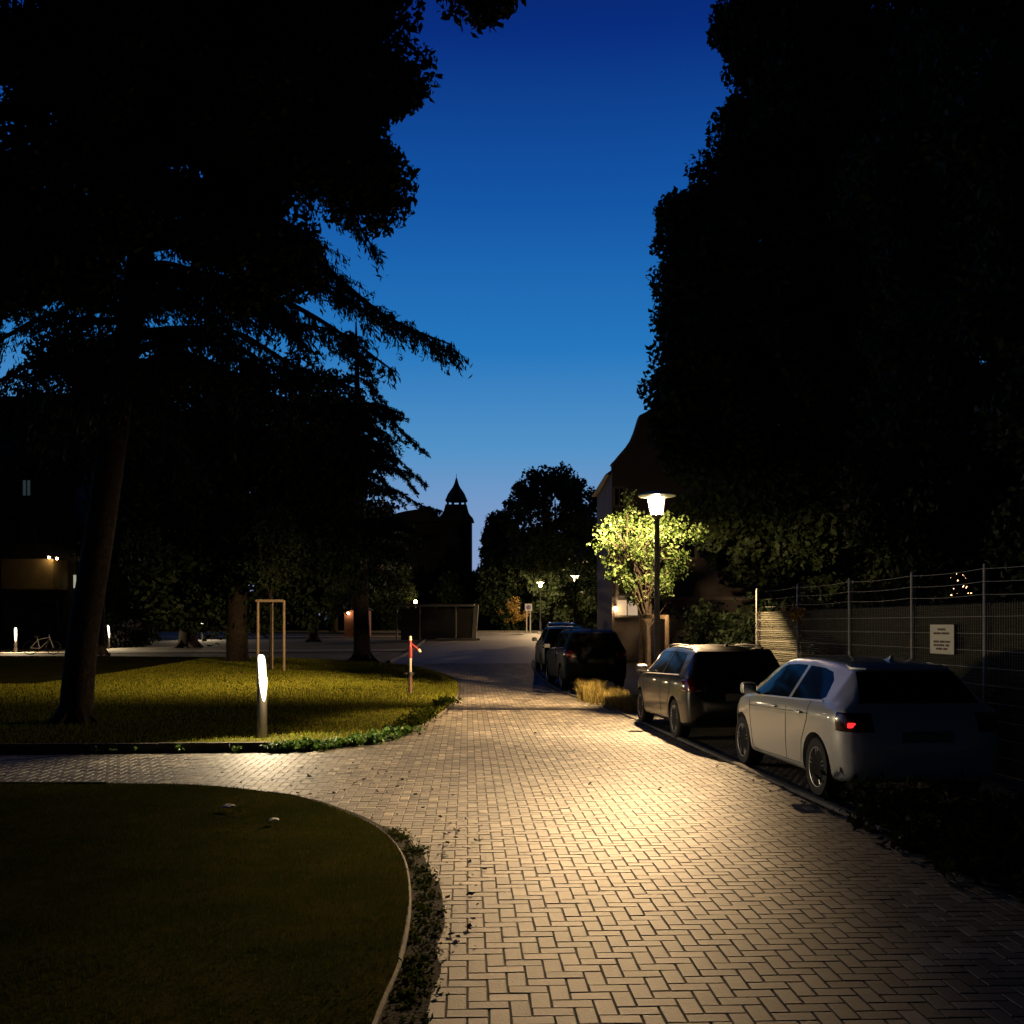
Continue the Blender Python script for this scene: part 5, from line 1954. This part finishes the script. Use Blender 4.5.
    return t


HATCH = dict(
    L=4.05, hw=.855, wr=.315, axles=(.78, 3.32),
    T=[(0, .60), (.02, .68), (.05, .78), (.10, .90), (.15, .985), (.30, 1.17), (.45, 1.315), (.54, 1.375), (.68, 1.405), (1.0, 1.432), (1.6, 1.455), (2.0, 1.452), (2.35, 1.42), (2.6, 1.345), (3.0, 1.125), (3.2, 1.015), (3.35, .975), (3.7, .90), (3.9, .82), (4.0, .70), (4.05, .56)],
    B=[(0, .44), (.02, .36), (.06, .28), (.2, .23), (.5, .20), (3.6, .19), (3.9, .23), (4.02, .32), (4.05, .42)],
    W=[(0, .48), (.02, .62), (.05, .70), (.1, .755), (.2, .803), (.4, .838), (.7, .852), (1.0, .855), (2.9, .855), (3.4, .84), (3.7, .785), (3.92, .67), (4.02, .5), (4.05, .38)],
    R=[(0, .40), (.05, .60), (.15, .655), (.30, .60), (.45, .54), (.68, .52), (1, .53), (2.1, .54), (2.5, .57), (2.95, .65), (3.2, .71), (3.5, .69), (3.8, .60), (4.0, .42), (4.05, .3)],
    belt=[(0, .7), (.14, .955), (.5, .955), (2.8, .915), (3.3, .88), (4.05, .62)],
    side=[[(.70, 1.05), (.78, 1.02), (1.60, .983), (1.60, 1.345), (1.20, 1.335), (.94, 1.30), (.80, 1.22)], [(1.68, .981), (2.84, .945), (2.90, .965), (2.88, 1.01), (2.46, 1.285), (2.30, 1.33), (2.0, 1.347), (1.68, 1.347)]],
    sill=(1.008, .935), rear=(1.02, 1.325, .625, .515), screen=(3.12, 1.03, 2.52, 1.365, .64, .50),
    tail=(.745, .93, .53, .29), head=(.60, .74, .40), glow=None,
    seams=[[(1.65, .98), (1.65, .30)], [(2.98, .93), (2.92, .60), (2.86, .30)], [(.98, 1.0), (1.0, .80), (1.16, .55), (1.20, .32)], [(1.20, .30), (2.86, .27)], [(.95, .86), (2.95, .80)]],
    handles=(1.24, 2.05), handle_z=.855, handle_mat=M_strip, mirror=(2.78, .965), plate_z=.70)

M_whitep = pbr('white_car_paint', (.50, .52, .49), .30, coat=1.0, spec=.5)
M_darkp = pbr('black_car_paint', (.008, .009, .010), .35, coat=.6, spec=.3)
M_bluep = pbr('midnight_car_paint', (.008, .010, .020), .5, spec=.15)
M_greyp = pbr('graphite_car_paint', (.014, .014, .015), .4, spec=.3)
M_redglint = lampmat('tail_reflector_glint', (1.0, .02, .02), 2.2)  # red emission standing in for a glint on the tail reflector

hd = R(4.6)
PW = dict(HATCH)
PW['glow'] = M_redglint
make_car('hatchback', 'white five door hatchback with a red glint on one tail light, parked nearest on the cobbled bay', PW, M_whitep, (4.08, 10.02, 0), hd, 'cars parked along the kerb')

PB = dict(HATCH)
PB.update(rails=True, rail_x=.57, L=4.25, axles=(.82, 3.42),
          T=[(0, .62), (.02, .70), (.05, .80), (.10, .94), (.15, 1.02), (.26, 1.18), (.38, 1.36), (.44, 1.415), (.60, 1.44), (1.0, 1.465), (1.7, 1.475), (2.35, 1.445), (2.6, 1.40), (3.05, 1.16), (3.3, 1.03), (3.45, .99), (3.85, .92), (4.08, .83), (4.2, .70), (4.25, .56)],
          B=[(0, .44), (.02, .36), (.06, .28), (.2, .23), (.5, .20), (3.8, .19), (4.1, .23), (4.22, .32), (4.25, .42)],
          W=[(0, .52), (.02, .665), (.05, .745), (.1, .805), (.2, .842), (.5, .868), (.9, .882), (3.0, .882), (3.55, .865), (3.9, .80), (4.12, .68), (4.22, .5), (4.25, .38)],
          R=[(0, .42), (.05, .66), (.15, .73), (.26, .69), (.38, .63), (.6, .61), (1, .60), (2.35, .60), (2.6, .62), (3.05, .68), (3.3, .73), (3.6, .71), (4.0, .60), (4.2, .42), (4.25, .3)],
          belt=[(0, .7), (.14, .965), (.5, .965), (2.9, .925), (3.4, .89), (4.25, .62)],
          side=[[(.62, 1.03), (1.68, .995), (1.68, 1.36), (1.1, 1.36), (.80, 1.33)], [(1.74, .993), (2.96, .955), (3.0, .995), (2.52, 1.315), (2.40, 1.35), (1.74, 1.362)]],
          sill=(1.018, .945), rear=(1.03, 1.355, .68, .57), screen=(3.22, 1.045, 2.56, 1.385, .67, .55), tail=(.78, .96, .54, .34), head=(.60, .74, .42), hw=.882,
          seams=[[(1.71, .98), (1.71, .30)], [(3.08, .93), (3.02, .60), (2.96, .30)], [(1.02, 1.0), (1.04, .80), (1.2, .55), (1.24, .32)], [(1.24, .30), (2.96, .27)]],
          handles=(1.3, 2.12), mirror=(2.88, .975), handle_mat=M_chrome)
black = make_car('hatchback', 'black hatchback with roof rails parked ahead of the white hatchback', PB, M_darkp, (3.50, 15.55, 0), hd, 'cars parked along the kerb')


def scaled(P, sz, sl, sw_=1.0):
    """a taller / longer relative of a car description"""
    Q = dict(P)
    for k in 'TB':
        Q[k] = [(y * sl, .0 + z * (sz if z > .5 else 1)) for y, z in P[k]]
    for k in 'WR':
        Q[k] = [(y * sl, w * sw_) for y, w in P[k]]
    Q['belt'] = [(y * sl, z * sz) for y, z in P['belt']]
    Q['L'] = P['L'] * sl
    Q['hw'] = P['hw'] * sw_
    Q['axles'] = tuple(a * sl for a in P['axles'])
    Q['side'] = [[(y * sl, z * sz) for y, z in q] for q in P['side']]
    Q['sill'] = tuple(z * sz for z in P['sill'])
    Q['rear'] = (P['rear'][0] * sz, P['rear'][1] * sz, P['rear'][2] * sw_, P['rear'][3] * sw_)
    s = P['screen']
    Q['screen'] = (s[0] * sl, s[1] * sz, s[2] * sl, s[3] * sz, s[4] * sw_, s[5] * sw_)
    Q['tail'] = (P['tail'][0] * sz, P['tail'][1] * sz, P['tail'][2], P['tail'][3])
    Q['head'] = (P['head'][0] * sz, P['head'][1] * sz, P['head'][2])
    Q['seams'] = [[(y * sl, z * sz if z > .4 else z) for y, z in q] for q in P['seams']]
    Q['handles'] = tuple(y * sl for y in P['handles'])
    Q['handle_z'] = P['handle_z'] * sz
    Q['mirror'] = (P['mirror'][0] * sl, P['mirror'][1] * sz)
    Q['rail_x'] = P.get('rail_x', .57) * sw_
    Q['plate_z'] = P['plate_z'] * sz
    return Q


PS = scaled(PB, 1.14, 1.05, 1.03)
PS['wr'] = .34
suv = make_car('estate_car', 'midnight blue tall car parked beyond the yellow grass verge', PS, M_bluep, (2.35, 28.2, gz(29)), R(6), 'cars parked along the kerb')
for c_ in suv.children:
    if c_.name.startswith('number_plate'):
        c_.data.materials[0] = pbr('plate_shaded', (.03, .03, .03), .7)  # shade is put into this plate's colour to hold down the lamp glare
dup(suv, (2.0, 36.5, gz(38)), R(3), 'dark graphite car half hidden ahead of the midnight blue car', 'cars parked along the kerb', {'midnight_car_paint': M_greyp})
dup(suv, (2.3, 46.5, gz(48)), R(0), 'farthest dark car of the parked row near the distant lamp', 'cars parked along the kerb', {'midnight_car_paint': M_darkp})
print('done building')
